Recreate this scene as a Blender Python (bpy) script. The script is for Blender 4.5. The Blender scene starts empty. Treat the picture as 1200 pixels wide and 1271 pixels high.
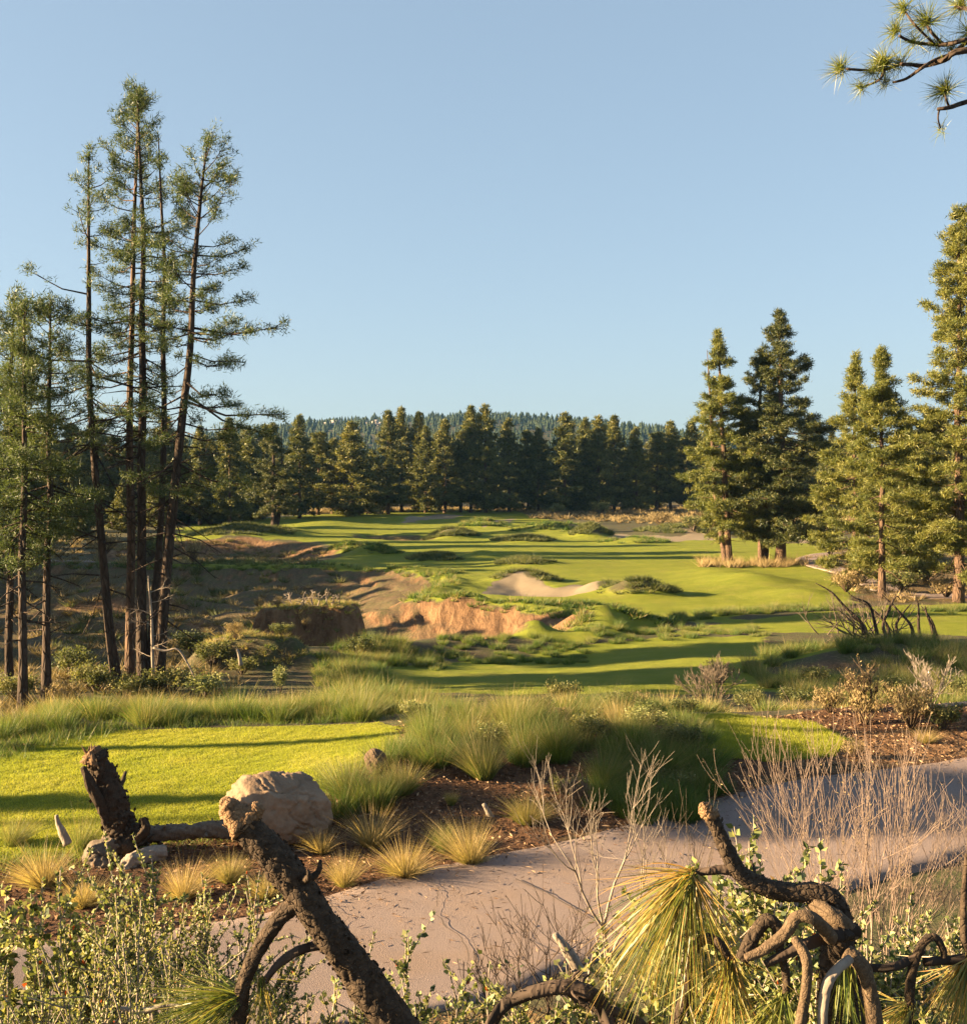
import bpy, math, random
import numpy as np
from mathutils import Vector

# ------------------------------------------------------------------ camera, sky, sun, exposure
SC = bpy.context.scene
COL = SC.collection
FPX, HOR, CAMZ = 1400.0, 590.0, 4.5            # focal length and horizon row on the 1200 px wide photograph
cam = bpy.data.cameras.new("camera"); camo = bpy.data.objects.new("camera", cam); COL.objects.link(camo)
cam.sensor_fit = 'HORIZONTAL'; cam.sensor_width = 36.0; cam.lens = FPX/1200*36.0
cam.shift_y = -(635.5-HOR)/1200.0
camo.location = (0, 0, CAMZ); camo.rotation_euler = (math.radians(90), 0, 0)
cam.clip_start = 0.05; cam.clip_end = 20000
SC.camera = camo
SUN_EL, SUN_AZ = math.radians(15), math.radians(5)   # the sun is low on the left, slightly behind the camera
TO_SUN = Vector((-math.cos(SUN_EL)*math.cos(SUN_AZ), -math.cos(SUN_EL)*math.sin(SUN_AZ), math.sin(SUN_EL)))
w = bpy.data.worlds.new("World"); SC.world = w; w.use_nodes = True
nt = w.node_tree; bg = nt.nodes['Background']
sky = nt.nodes.new('ShaderNodeTexSky'); sky.sky_type = 'NISHITA'; sky.sun_disc = False
sky.sun_elevation = SUN_EL
sky.sun_rotation = math.atan2(TO_SUN.x, TO_SUN.y)
sky.altitude = 1200; sky.air_density = 1.0; sky.dust_density = 4.0; sky.ozone_density = 2.0
gm = nt.nodes.new('ShaderNodeGamma'); gm.inputs[1].default_value = .43; nt.links.new(sky.outputs[0], gm.inputs[0])   # evens out the sky's gradient
tn = nt.nodes.new('ShaderNodeMix'); tn.data_type = 'RGBA'; tn.blend_type = 'MULTIPLY'; tn.inputs[0].default_value = 1; nt.links.new(gm.outputs[0], tn.inputs[6]); tn.inputs[7].default_value = (.83, .93, 1.0, 1)
nt.links.new(tn.outputs[2], bg.inputs[0]); bg.inputs[1].default_value = 0.065
sl = bpy.data.lights.new("sun", 'SUN'); sl.energy = 5.0; sl.angle = math.radians(0.6); sl.color = (1.0, 0.73, 0.40)
so = bpy.data.objects.new("sun", sl); COL.objects.link(so); so.location = (-60, -10, 40)
so.rotation_euler = (-TO_SUN).to_track_quat('-Z', 'Y').to_euler()
SC.view_settings.view_transform = 'Standard'; SC.view_settings.look = 'None'
SC.view_settings.exposure = 2.8; SC.view_settings.gamma = 1.0
SC.render.engine = 'CYCLES'
SC.cycles.max_bounces = 6; SC.cycles.diffuse_bounces = 3; SC.cycles.transmission_bounces = 4
SC.cycles.use_denoising = True

# ------------------------------------------------------------------ helpers
R = np.random.default_rng
def tagp(o, label=None, cat=None, group=None, kind=None):
    if label: o['label'] = label
    if cat: o['category'] = cat
    if group: o['group'] = group
    if kind: o['kind'] = kind
    return o
def thing(name, label, cat, loc, group=None, rz=0.0):
    o = bpy.data.objects.new(name, None); COL.objects.link(o); o.location = loc; o.rotation_euler = (0, 0, rz)
    o.empty_display_size = 0.2
    return tagp(o, label, cat, group)
def dup(root, loc, rz=0.0, sc=1.0, label=None, group=None):
    r = root.copy(); COL.objects.link(r); r.location = loc; r.rotation_euler = (0, 0, rz)
    r.scale = (sc, sc, sc) if np.isscalar(sc) else sc
    if label: r['label'] = label
    if group: r['group'] = group
    for ch in list(root.children):
        c = ch.copy(); COL.objects.link(c); c.parent = r
        for g in list(ch.children):
            k = g.copy(); COL.objects.link(k); k.parent = c
    return r
def nrm(v):
    return v/np.maximum(np.linalg.norm(v, axis=-1, keepdims=True), 1e-9)
class MB:
    """collects verts, faces and one float per vertex (tint)"""
    def __init__(s): s.v, s.f, s.t, s.n = [], [], [], 0
    def add(s, V, F, tint=0.5):
        V = np.asarray(V, float).reshape(-1, 3)
        if not isinstance(F, list): F = [F]
        for f in F:
            if len(f): s.f.append(np.asarray(f, np.int64)+s.n)
        s.v.append(V); s.n += len(V)
        t = np.asarray(tint, float)
        s.t.append(np.full(len(V), float(t)) if t.ndim == 0 else t.reshape(-1))
    def mesh(s, name, smooth=False):
        V = np.concatenate(s.v) if s.v else np.zeros((0, 3))
        me = bpy.data.meshes.new(name)
        me.vertices.add(len(V)); me.vertices.foreach_set('co', V.astype(np.float32).ravel())
        loops = np.concatenate([f.ravel() for f in s.f]); sizes = np.concatenate([np.full(len(f), f.shape[1]) for f in s.f])
        me.loops.add(len(loops)); me.loops.foreach_set('vertex_index', loops.astype(np.int32))
        st = np.concatenate([[0], np.cumsum(sizes)[:-1]])
        me.polygons.add(len(sizes)); me.polygons.foreach_set('loop_start', st.astype(np.int32))
        try: me.polygons.foreach_set('loop_total', sizes.astype(np.int32))
        except Exception: pass
        if smooth: me.polygons.foreach_set('use_smooth', np.ones(len(sizes), bool))
        a = me.attributes.new('tint', 'FLOAT', 'POINT'); a.data.foreach_set('value', np.concatenate(s.t).astype(np.float32))
        me.update(calc_edges=True); me.validate()
        return me
    def build(s, name, mat, parent=None, smooth=False, mats=None):
        me = s.mesh(name, smooth); me.materials.append(mat)
        o = bpy.data.objects.new(name, me); COL.objects.link(o)
        if parent is not None: o.parent = parent
        return o
def smooth(a, b, x):
    t = np.clip((x-a)/(b-a), 0, 1); return t*t*(3-2*t)
def hash2(ix, iy, seed):
    h = (ix.astype(np.int64)*374761393 + iy.astype(np.int64)*668265263 + seed*1442695041) & 0xffffffff
    h = ((h ^ (h >> 13))*1274126177) & 0xffffffff
    h = h ^ (h >> 16)
    return h/4294967295.0
def vnoise(x, y, seed=0):
    x = np.asarray(x, float); y = np.asarray(y, float)
    ix, iy = np.floor(x), np.floor(y); fx, fy = x-ix, y-iy
    fx = fx*fx*(3-2*fx); fy = fy*fy*(3-2*fy)
    a = hash2(ix, iy, seed); b = hash2(ix+1, iy, seed); c = hash2(ix, iy+1, seed); d = hash2(ix+1, iy+1, seed)
    return (a+(b-a)*fx)*(1-fy) + (c+(d-c)*fx)*fy - 0.5
def fbm(x, y, seed=0, o=4):
    s = 0; a = 1.0; f = 1.0
    for k in range(o):
        s = s + a*vnoise(x*f, y*f, seed+k*17); a *= 0.5; f *= 2.03
    return s
def sdpoly(x, y, P):
    """signed distance to polygon P, negative inside"""
    P = np.asarray(P, float); d = np.full(x.shape, 1e18); ins = np.zeros(x.shape, bool)
    for i in range(len(P)):
        a = P[i]; b = P[(i+1) % len(P)]; e = b-a
        wx, wy = x-a[0], y-a[1]
        t = np.clip((wx*e[0]+wy*e[1])/max(e@e, 1e-9), 0, 1)
        dx, dy = wx-e[0]*t, wy-e[1]*t
        d = np.minimum(d, dx*dx+dy*dy)
        c = ((a[1] <= y) != (b[1] <= y))
        with np.errstate(divide='ignore', invalid='ignore'):
            xs = a[0]+(y-a[1])*e[0]/(e[1] if e[1] != 0 else 1e-9)
        ins ^= c & (x < xs)
    d = np.sqrt(d)
    return np.where(ins, -d, d)
def C(px, py, d):                  # a point at depth d
    return np.array([(px-600)/FPX*d, d, CAMZ-(py-HOR)/FPX*d])
def D(px, d):                      # ground position from column and depth
    return ((px-600)/FPX*d, d)
def Wp(px, py, z):                 # ground position on a level z
    d = FPX*(CAMZ-z)/(py-HOR); return ((px-600)/FPX*d, d)

# ------------------------------------------------------------------ terrain
_bd = np.array([-40, 2.2, 3, 5, 7, 9.2, 10, 14, 16, 21, 23.5, 28, 33, 38, 50, 62, 100, 160, 200, 225, 300, 600, 5000])
_bz = np.array([2.95, 2.95, 2.72, 1.80, .95, .06, 0, 0, .12, .02, -.5, -1.8, -2.4, -2.5, -2.8, -3, -3, -3, -2.7, -2.3, -2.5, -4, -4.])
_tt = np.arange(-40, 400, .1); _tz = np.interp(_tt, _bd, _bz)
_k = np.ones(15)/15; _tzs = np.convolve(np.pad(_tz, 7, mode='edge'), _k, 'valid')
def base(y):
    return np.where(y < 399, np.interp(y, _tt, _tzs), np.interp(y, _bd, _bz))
def on_base(px, py):
    d = np.geomspace(8, 600, 6000); z = CAMZ-(py-HOR)/FPX*d
    i = int(np.argmax(z < base(d))); return (px-600)/FPX*d[i], d[i]
CANYON = [D(*p) for p in [(-150, 46), (60, 45), (230, 46), (400, 46), (470, 48), (520, 50), (600, 51), (690, 51.5), (722, 54.5), (715, 57), (690, 59.5), (640, 62), (590, 64),
          (535, 66), (500, 67.5), (520, 70), (548, 76), (540, 81), (480, 86), (430, 88), (300, 88), (200, 89), (100, 90), (-150, 92)]]
HOLLOW = [D(*p) for p in [(120, 96), (250, 95), (380, 94), (405, 98), (425, 106), (420, 118), (395, 128), (300, 132), (210, 128), (120, 122)]]
HOLLOW2 = [D(*p) for p in [(430, 136), (500, 128), (560, 134), (540, 143), (470, 146), (430, 143)]]
BUNKER = [D(*p) for p in [(600, 71.5), (650, 70), (700, 70), (742, 72.5), (757, 77), (735, 78), (690, 75), (648, 80), (612, 78)]]
FARSAND = [[Wp(a, b, -3) for a, b in q] for q in (
    [(500, 651), (560, 646), (575, 642), (545, 641), (515, 645)], [(600, 657), (635, 650), (640, 646), (610, 648)], [(760, 664), (850, 667), (845, 672), (765, 670)],
    [(960, 668), (1010, 671), (1005, 676), (965, 674)], [(850, 664), (905, 667), (900, 671), (850, 669)])]
# mounds: column, base row, half width px, height px, depth scale, vegetation 0 none 1 rim grass 2 dark scrub
MOUNDS = [(650, 724, 48, 16, .8, 2), (795, 741, 52, 28, .5, 2), (740, 733, 40, 14, .6, 2), (580, 752, 40, 12, .6, 1), (700, 757, 70, 10, .4, 1), (540, 697, 36, 9, 1, 2), (600, 694, 30, 10, 1, 0),
          (655, 703, 40, 8, .9, 2), (460, 690, 34, 16, .8, 1), (430, 684, 24, 14, .8, 1), (560, 668, 34, 14, .9, 2), (650, 673, 40, 8, 1, 2), (600, 655, 30, 10, 1, 1), (500, 648, 40, 8, 1, 0),
          (530, 712, 40, 9, .7, 1), (690, 706, 90, 5, 1, 0), (690, 662, 60, 14, 1, 1), (735, 668, 26, 20, 1, 2), (790, 675, 40, 8, 1, 1), (850, 664, 60, 12, .8, 2), (940, 728, 70, 16, .9, 0), (1000, 744, 60, 10, .7, 0),
          (735, 780, 60, 20, .5, 1), (800, 778, 40, 12, .5, 1), (660, 790, 34, 22, .5, 1), (290, 668, 70, 20, .8, 2), (400, 655, 60, 8, 1, 0), (360, 664, 40, 6, 1, 0), (280, 690, 60, 14, .6, 2), (900, 715, 60, 8, 1, 0)]
_MB = []
for (px, py, hw, hp, ds, veg) in MOUNDS:
    x, d = on_base(px, py); rx = hw*d/FPX
    _MB.append((x, d+rx*ds*.7, rx, max(rx*ds*1.5, 1.2), hp*d/FPX*(.8 if d > 60 else 1), veg))
def plateau(x, y, cx, cy, rx, ry, n=3.0):
    r = (np.abs((x-cx)/rx)**n + np.abs((y-cy)/ry)**n)**(1/n)
    r = r + .5*fbm(x*.42, y*.42, 77, 4)
    return 1-smooth(.50, 1.12, r)
def gaus(x, y, cx, cy, rx, ry):
    return np.exp(-(((x-cx)/rx)**2+((y-cy)/ry)**2)*1.6)
VAL = [(150, 60, 4, 1.2), (235, 64, 3.2, 1.3), (305, 70, 3.4, 1.0), (205, 76, 4, 1.2), (385, 77, 3, .8), (110, 74, 5, 1.4), (270, 58, 3, 1.0), (440, 60, 2.4, .7), (330, 81, 3.4, .7)]
M1 = (*D(392, 51.5), 3.5, 2.0); M2 = (*D(322, 42.5), 2.9, 1.8)
def H(x, y):
    x = np.asarray(x, float); y = np.asarray(y, float)
    z = base(y).astype(float)
    # gentle swells
    far = smooth(24, 60, y)
    z = z + far*(fbm(x*.045, y*.045, 3, 2)*.34*(1-smooth(240, 400, y)))
    # left side of the near bench falls away
    # hummock of the near rough
    z = z + .42*gaus(x, y, 1.4, 18.7, 3.6, 3.2) + .22*gaus(x, y, 3.0, 17.0, 2.2, 1.6) + .25*gaus(x, y, -1.4, 16.0, 1.6, 1.8)
    z = z + .22*gaus(x, y, 8.5, 21.5, 3.5, 2.2)
    # right hand mound beyond the lower lawn
    z = z + .9*gaus(x, y, 14.8, 41.0, 4.6, 2.8) + .6*gaus(x, y, 17.5, 36, 4.0, 3.0) - .45*gaus(x, y, 1.5, 46, 8, 6)
    # centre fescue knoll in front of the pit
    z = z + .5*gaus(x, y, -3.4, 31, 2.2, 3.0) + .35*gaus(x, y, -5.0, 27.0, 4, 2.2)
    # canyon
    near = (y > 35) & (y < 150)
    sd = np.full(x.shape, 99.0); sh = np.full(x.shape, 99.0)
    if near.any():
        xn, yn = x[near] if x.ndim else x, y[near] if y.ndim else y
        wob = .8*fbm(xn*.35, yn*.35, 11, 3)
        sd_n = sdpoly(xn, yn, CANYON)+wob
        zz = z[near]
        fl = -4.75 + .45*fbm(xn*.2, yn*.2, 5, 3) + smooth(-12, -25, xn)*1.2*(1-smooth(50, 70, yn)) + .9*smooth(79, 87, yn)*smooth(-4, -10, xn)
        for (vx, vd, vr, vh) in VAL: fl = fl + vh*gaus(xn, yn, D(vx, vd)[0], vd, vr, vr*.7)
        wd = 5.6+4.4*gaus(xn, yn, -6.5, 77, 6, 8); k = smooth(0.0, -1.0, sd_n/wd-.06)
        gul = .35*(np.abs(fbm(xn*.9+yn*.25, (yn-xn)*.22, 19, 3)))*np.exp(-((sd_n+1.6)/1.3)**2)
        zz = zz + (fl-zz)*k - gul*2.0 + .38*np.exp(-((sd_n-1.0)/1.2)**2)
        sh_n = sdpoly(xn, yn, HOLLOW)+wob*2
        zz = zz + (-4.5-zz)*smooth(.3, -7, sh_n)
        s3 = sdpoly(xn, yn, HOLLOW2)+wob*2
        zz = zz - 1.0*smooth(.3, -5, s3)
        sb = sdpoly(xn, yn, BUNKER)+wob*.5
        zz = zz - .40*smooth(.2, -2.5, sb) + .10*np.exp(-((sb-.7)/.8)**2)
        p1 = plateau(xn, yn, *M1); zz = zz + (-1.42+.12*fbm(xn, yn, 8, 3)-zz)*p1
        p2 = plateau(xn, yn, *M2); zz = zz + (-1.55+.12*fbm(xn, yn, 9, 3)-zz)*p2
        z[near] = zz
    for (cx, cy, rx, ry, hh, veg) in _MB:
        m = (np.abs(x-cx) < rx*2.2) & (np.abs(y-cy) < ry*2.2)
        if m.any(): z[m] = z[m] + hh*gaus(x[m], y[m], cx, cy, rx, ry)
    # flat path and tee
    lw = smooth(6, 12, y)*(1-smooth(20, 24, y))
    z = z + .05*fbm(x*1.3, y*1.3, 21, 3)*(1-.8*lw) + .02*fbm(x*5, y*5, 23, 2)*(1-smooth(30, 60, y))
    # far ridge
    z = z + smooth(500, 1250, y)*(1-.6*smooth(1500, 4200, y))*(66*np.exp(-((x+15)/430)**2)+7*fbm(x*.004, y*.004, 31, 3)+3*fbm(x*.012, y*.003, 33, 2))
    return z
def h1(x, y): return float(H(np.array([x]), np.array([y]))[0])
def on_ground(px, py, lo=6, hi=900):
    d = np.geomspace(lo, hi, 5000); x = (px-600)/FPX*d
    z = CAMZ-(py-HOR)/FPX*d; i = int(np.argmax(z < H(x, d)))
    return np.array([x[i], d[i], h1(x[i], d[i])])
def G(px, d):
    x, y = D(px, d); return np.array([x, y, h1(x, y)])

TEE = [Wp(*p, .2) for p in [(-500, 960), (-60, 938), (60, 912), (130, 898), (300, 893), (470, 893), (498, 905), (480, 950), (445, 968), (395, 985), (300, 1010), (200, 1028), (100, 1040), (-60, 1050), (-500, 1050)]]
STRIP = [Wp(*p, .05) for p in [(850, 905), (900, 896), (1010, 905), (1045, 925), (1030, 948), (960, 966), (900, 968), (860, 950)]]
LOWER = [Wp(*p, -2.65) for p in [(430, 866), (470, 830), (560, 806), (640, 800), (740, 792), (850, 785), (940, 786), (965, 818), (1075, 820), (1070, 848), (1000, 868), (700, 870)]]
RIGHTL = [Wp(*p, -2.9) for p in [(830, 786), (900, 770), (1000, 762), (1090, 752), (1200, 748), (1400, 750), (1400, 790), (1200, 795), (1000, 790)]]
FAIR = [Wp(*p, -3) for p in [(150, 700), (190, 670), (240, 650), (330, 645), (440, 640), (520, 636), (640, 638), (690, 648), (720, 666), (880, 669), (1040, 662), (1040, 692), (1005, 700), (1062, 718), (1070, 750), (960, 760),
        (900, 766), (840, 784), (700, 806), (560, 790), (480, 740), (300, 725), (200, 720)]]
MULCH = [D(*p) for p in [(-700, 9.8), (0, 9.9), (300, 11), (500, 12.4), (700, 13.5), (870, 14.8), (1000, 15.8), (1200, 17.3), (1500, 19), (1500, 24), (1200, 22.5), (1000, 21), (880, 20), (600, 19.8), (480, 19.6), (300, 19), (0, 18.5), (-700, 18.5)]]
far_line = [(-6.6, 8.6), (-2.4, 11.25), (-.9, 12.7), (.98, 13.75), (2.9, 15.0), (4.55, 15.95), (7.5, 17.5), (12, 19.6)]

rng = R(1)
ys = -6 + np.geomspace(5, 4200, 1350); tx = np.linspace(-1.05, 1.05, 470)
tx = np.sign(tx)*(np.abs(tx)**1.25)
X = tx[None, :]*(ys[:, None]+9); Y = np.repeat(ys[:, None], len(tx), 1)
Z = H(X.ravel(), Y.ravel()).reshape(X.shape)
xr, yr = X.ravel(), Y.ravel()
n1 = fbm(xr*.6, yr*.6, 41, 3)
zone = np.zeros((len(xr), 4))
def msk(poly, soft, wob=.0, grow=0.0, wf=1.0):
    P = np.asarray(poly); lo, hi = P.min(0)-6, P.max(0)+6
    out = np.zeros(len(xr)); m = (xr > lo[0]) & (xr < hi[0]) & (yr > lo[1]) & (yr < hi[1])
    s = sdpoly(xr[m], yr[m], P)-grow+wob*fbm(xr[m]*.8*wf, yr[m]*.8*wf, 43, 3)
    out[m] = smooth(soft, -soft, s); return out
lawn = np.maximum.reduce([msk(TEE, .15, .35), msk(STRIP, .2, .5), msk(LOWER, .4, .9), msk(RIGHTL, .5, 1.0), msk(FAIR, .9, 2.5, wf=.5)])
can = msk(CANYON, .35, .9, .1); hol = np.maximum(msk(HOLLOW, .8, 1.5, .0), msk(HOLLOW2, .7, 1.5, -1)*.8)
bun = msk(BUNKER, .25, .6)
for q in FARSAND: bun = np.maximum(bun, msk(q, .5, 1.5))
gz = np.gradient(Z, axis=0)/np.maximum(np.gradient(Y, axis=0), 1e-6); gx = np.gradient(Z, axis=1)/np.maximum(np.gradient(X, axis=1), 1e-6)
steep = smooth(.3, .62, np.hypot(gz, gx)).ravel()*np.clip(msk(CANYON, 1.2, .9, 1.2)+msk(HOLLOW, 1.5, 1, 1.0)+.8*gaus(xr, yr, 11.6, 39.4, 2.5, 1.8), 0, 1)
mv = np.zeros(len(xr)); 
for (cx, cy, rx, ry, hh, veg) in _MB:
    if veg == 2:
        m = (np.abs(xr-cx) < rx*2) & (np.abs(yr-cy) < ry*2)
        mv[m] = np.maximum(mv[m], smooth(.25, .6, gaus(xr[m], yr[m], cx, cy, rx, ry)+.25*n1[m]))
m1 = plateau(xr, yr, *M1)*(np.abs(yr-51) < 8); m2 = plateau(xr, yr, *M2)*(np.abs(yr-42) < 8)
cen = can*smooth(-14, -6, xr)
dirt = np.clip(np.maximum(can*np.maximum(steep, .35+.5*smooth(-6, 0, xr)), np.maximum(steep*.9, hol*smooth(.1, .3, np.hypot(gz, gx)).ravel())), 0, 1)
dirt = np.maximum(dirt, .95*gaus(xr, yr, 11.6, 39.4, 1.7, .9))
dirt = np.maximum(dirt, smooth(195, 212, yr)*(1-smooth(260, 300, yr))*np.clip(.5+n1, 0, 1)*.8)
dirt = np.maximum(dirt, msk([Wp(*p, -3) for p in [(985, 702), (1060, 716), (1075, 748), (1250, 748), (1250, 690), (1040, 690)]], 1, 2)*.5)
dirt = np.maximum(dirt, msk([D(*p) for p in [(960, 16.4), (1060, 16.9), (1200, 18), (1400, 19), (1400, 21), (1200, 20.2), (1080, 19.2), (1010, 17.8)]], .3, .6))
mul = msk(MULCH, .4, .7)*(1-smooth(21, 25, yr))
lawn = lawn*(1-smooth(.15, .4, gaus(xr, yr, 12.0, 39.8, 2.3, 1.3)))*(1-can)*(1-hol*.85)*(1-bun)*(1-.75*mv)*(1-steep*.7)
mul = mul*(1-lawn)*(1-dirt)
dirt = dirt*(1-bun)*(1-.8*lawn)
zone[:, 0], zone[:, 1], zone[:, 2], zone[:, 3] = lawn, dirt, bun, mul
nr, nc = X.shape
idx = np.arange(nr*nc).reshape(nr, nc)
mb = MB(); mb.add(np.stack([xr, yr, Z.ravel()], 1), np.stack([idx[:-1, :-1], idx[:-1, 1:], idx[1:, 1:], idx[1:, :-1]], -1).reshape(-1, 4), n1+.5)

# ------------------------------------------------------------------ materials
class NT:
    def __init__(s, name):
        s.m = bpy.data.materials.new(name); s.m.use_nodes = True; s.t = s.m.node_tree; s.t.nodes.clear()
        s.out = s.n('ShaderNodeOutputMaterial')
    def n(s, t, **kw):
        x = s.t.nodes.new(t)
        for k, v in kw.items(): setattr(x, k, v)
        return x
    def l(s, a, b): s.t.links.new(a, b)
    def noise(s, scale, detail=3, rough=.55, co=None, dist=0):
        x = s.n('ShaderNodeTexNoise'); x.inputs['Scale'].default_value = scale; x.inputs['Detail'].default_value = detail
        x.inputs['Roughness'].default_value = rough; x.inputs['Distortion'].default_value = dist
        if co is not None: s.l(co, x.inputs['Vector'])
        return x
    def mix(s, fac, a, b, mode='MIX'):
        x = s.n('ShaderNodeMix', data_type='RGBA', blend_type=mode)
        for sock, v in ((x.inputs[0], fac), (x.inputs[6], a), (x.inputs[7], b)):
            if hasattr(v, 'type') and hasattr(v, 'links'): s.l(v, sock)
            elif isinstance(v, (tuple, list)): sock.default_value = (*v[:3], 1)
            else: sock.default_value = v
        return x.outputs[2]
    def math(s, op, a, b=None, clamp=False):
        x = s.n('ShaderNodeMath', operation=op, use_clamp=clamp)
        for i, v in enumerate((a, b)):
            if v is None: continue
            if hasattr(v, 'links'): s.l(v, x.inputs[i])
            else: x.inputs[i].default_value = v
        return x.outputs[0]
    def vmath(s, op, a, b=None, scale=None):
        x = s.n('ShaderNodeVectorMath', operation=op)
        for i, v in enumerate((a, b)):
            if v is None: continue
            if hasattr(v, 'links'): s.l(v, x.inputs[i])
            else: x.inputs[i].default_value = v
        if scale is not None:
            if hasattr(scale, 'links'): s.l(scale, x.inputs['Scale'])
            else: x.inputs['Scale'].default_value = scale
        return x.outputs[0]
    def ramp(s, fac, stops):
        x = s.n('ShaderNodeValToRGB'); s.l(fac, x.inputs[0]); e = x.color_ramp.elements
        while len(e) < len(stops): e.new(.5)
        for i, (p, c) in enumerate(stops): e[i].position = p; e[i].color = (*c, 1)
        return x.outputs[0]
    def pos(s): return s.n('ShaderNodeNewGeometry').outputs['Position']
    def obj(s): return s.n('ShaderNodeTexCoord').outputs['Object']

def mat_leaf(name, stops, trans=.3, rough=.55, spec=.25, tcol=None, jitter=.25):
    t = NT(name); a = t.n('ShaderNodeAttribute', attribute_name='tint')
    rnd = t.n('ShaderNodeObjectInfo').outputs['Random']
    f = t.math('ADD', a.outputs['Fac'], t.math('MULTIPLY', t.math('SUBTRACT', rnd, .5), jitter), True)
    c = t.ramp(f, stops)
    p = t.n('ShaderNodeBsdfPrincipled'); t.l(c, p.inputs['Base Color']); p.inputs['Roughness'].default_value = rough
    p.inputs['Specular IOR Level'].default_value = spec
    tr = t.n('ShaderNodeBsdfTranslucent'); t.l(t.mix(1.0, c, tcol or (1.5, 1.5, .8), 'MULTIPLY'), tr.inputs[0])
    mx = t.n('ShaderNodeMixShader'); mx.inputs[0].default_value = trans
    t.l(p.outputs[0], mx.inputs[1]); t.l(tr.outputs[0], mx.inputs[2]); t.l(mx.outputs[0], t.out.inputs[0])
    return t.m
def mat_bark(name, c1, c2, c3, scale=6, bump=.6, stretch=.25, rough=.85, crackle=.6):
    t = NT(name); co = t.obj()
    mp = t.n('ShaderNodeMapping'); t.l(co, mp.inputs[0]); mp.inputs['Scale'].default_value = (1, 1, stretch)
    n = t.noise(scale, 5, .65, mp.outputs[0], .4); n2 = t.noise(scale*.35, 2, .5, co)
    vo = t.n('ShaderNodeTexVoronoi', feature='DISTANCE_TO_EDGE'); t.l(mp.outputs[0], vo.inputs['Vector']); vo.inputs['Scale'].default_value = scale*1.3
    c = t.ramp(n.outputs[0], [(.3, c1), (.55, c2), (.75, c3)])
    crack = t.math('MULTIPLY', vo.outputs['Distance'], 6.0, True)
    c = t.mix(t.math('MULTIPLY', t.math('SUBTRACT', 1.0, crack), crackle), c, tuple(x*.45 for x in c1))
    c = t.mix(t.math('MULTIPLY', n2.outputs[0], .5), c, c2)
    b = t.n('ShaderNodeBump'); b.inputs['Strength'].default_value = bump; b.inputs['Distance'].default_value = .25/scale
    t.l(t.math('ADD', n.outputs[0], t.math('MULTIPLY', crack, crackle*1.6)), b.inputs['Height'])
    p = t.n('ShaderNodeBsdfPrincipled'); t.l(c, p.inputs['Base Color']); p.inputs['Roughness'].default_value = rough; p.inputs['Specular IOR Level'].default_value = .15
    t.l(b.outputs[0], p.inputs['Normal']); t.l(p.outputs[0], t.out.inputs[0]); return t.m
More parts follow.
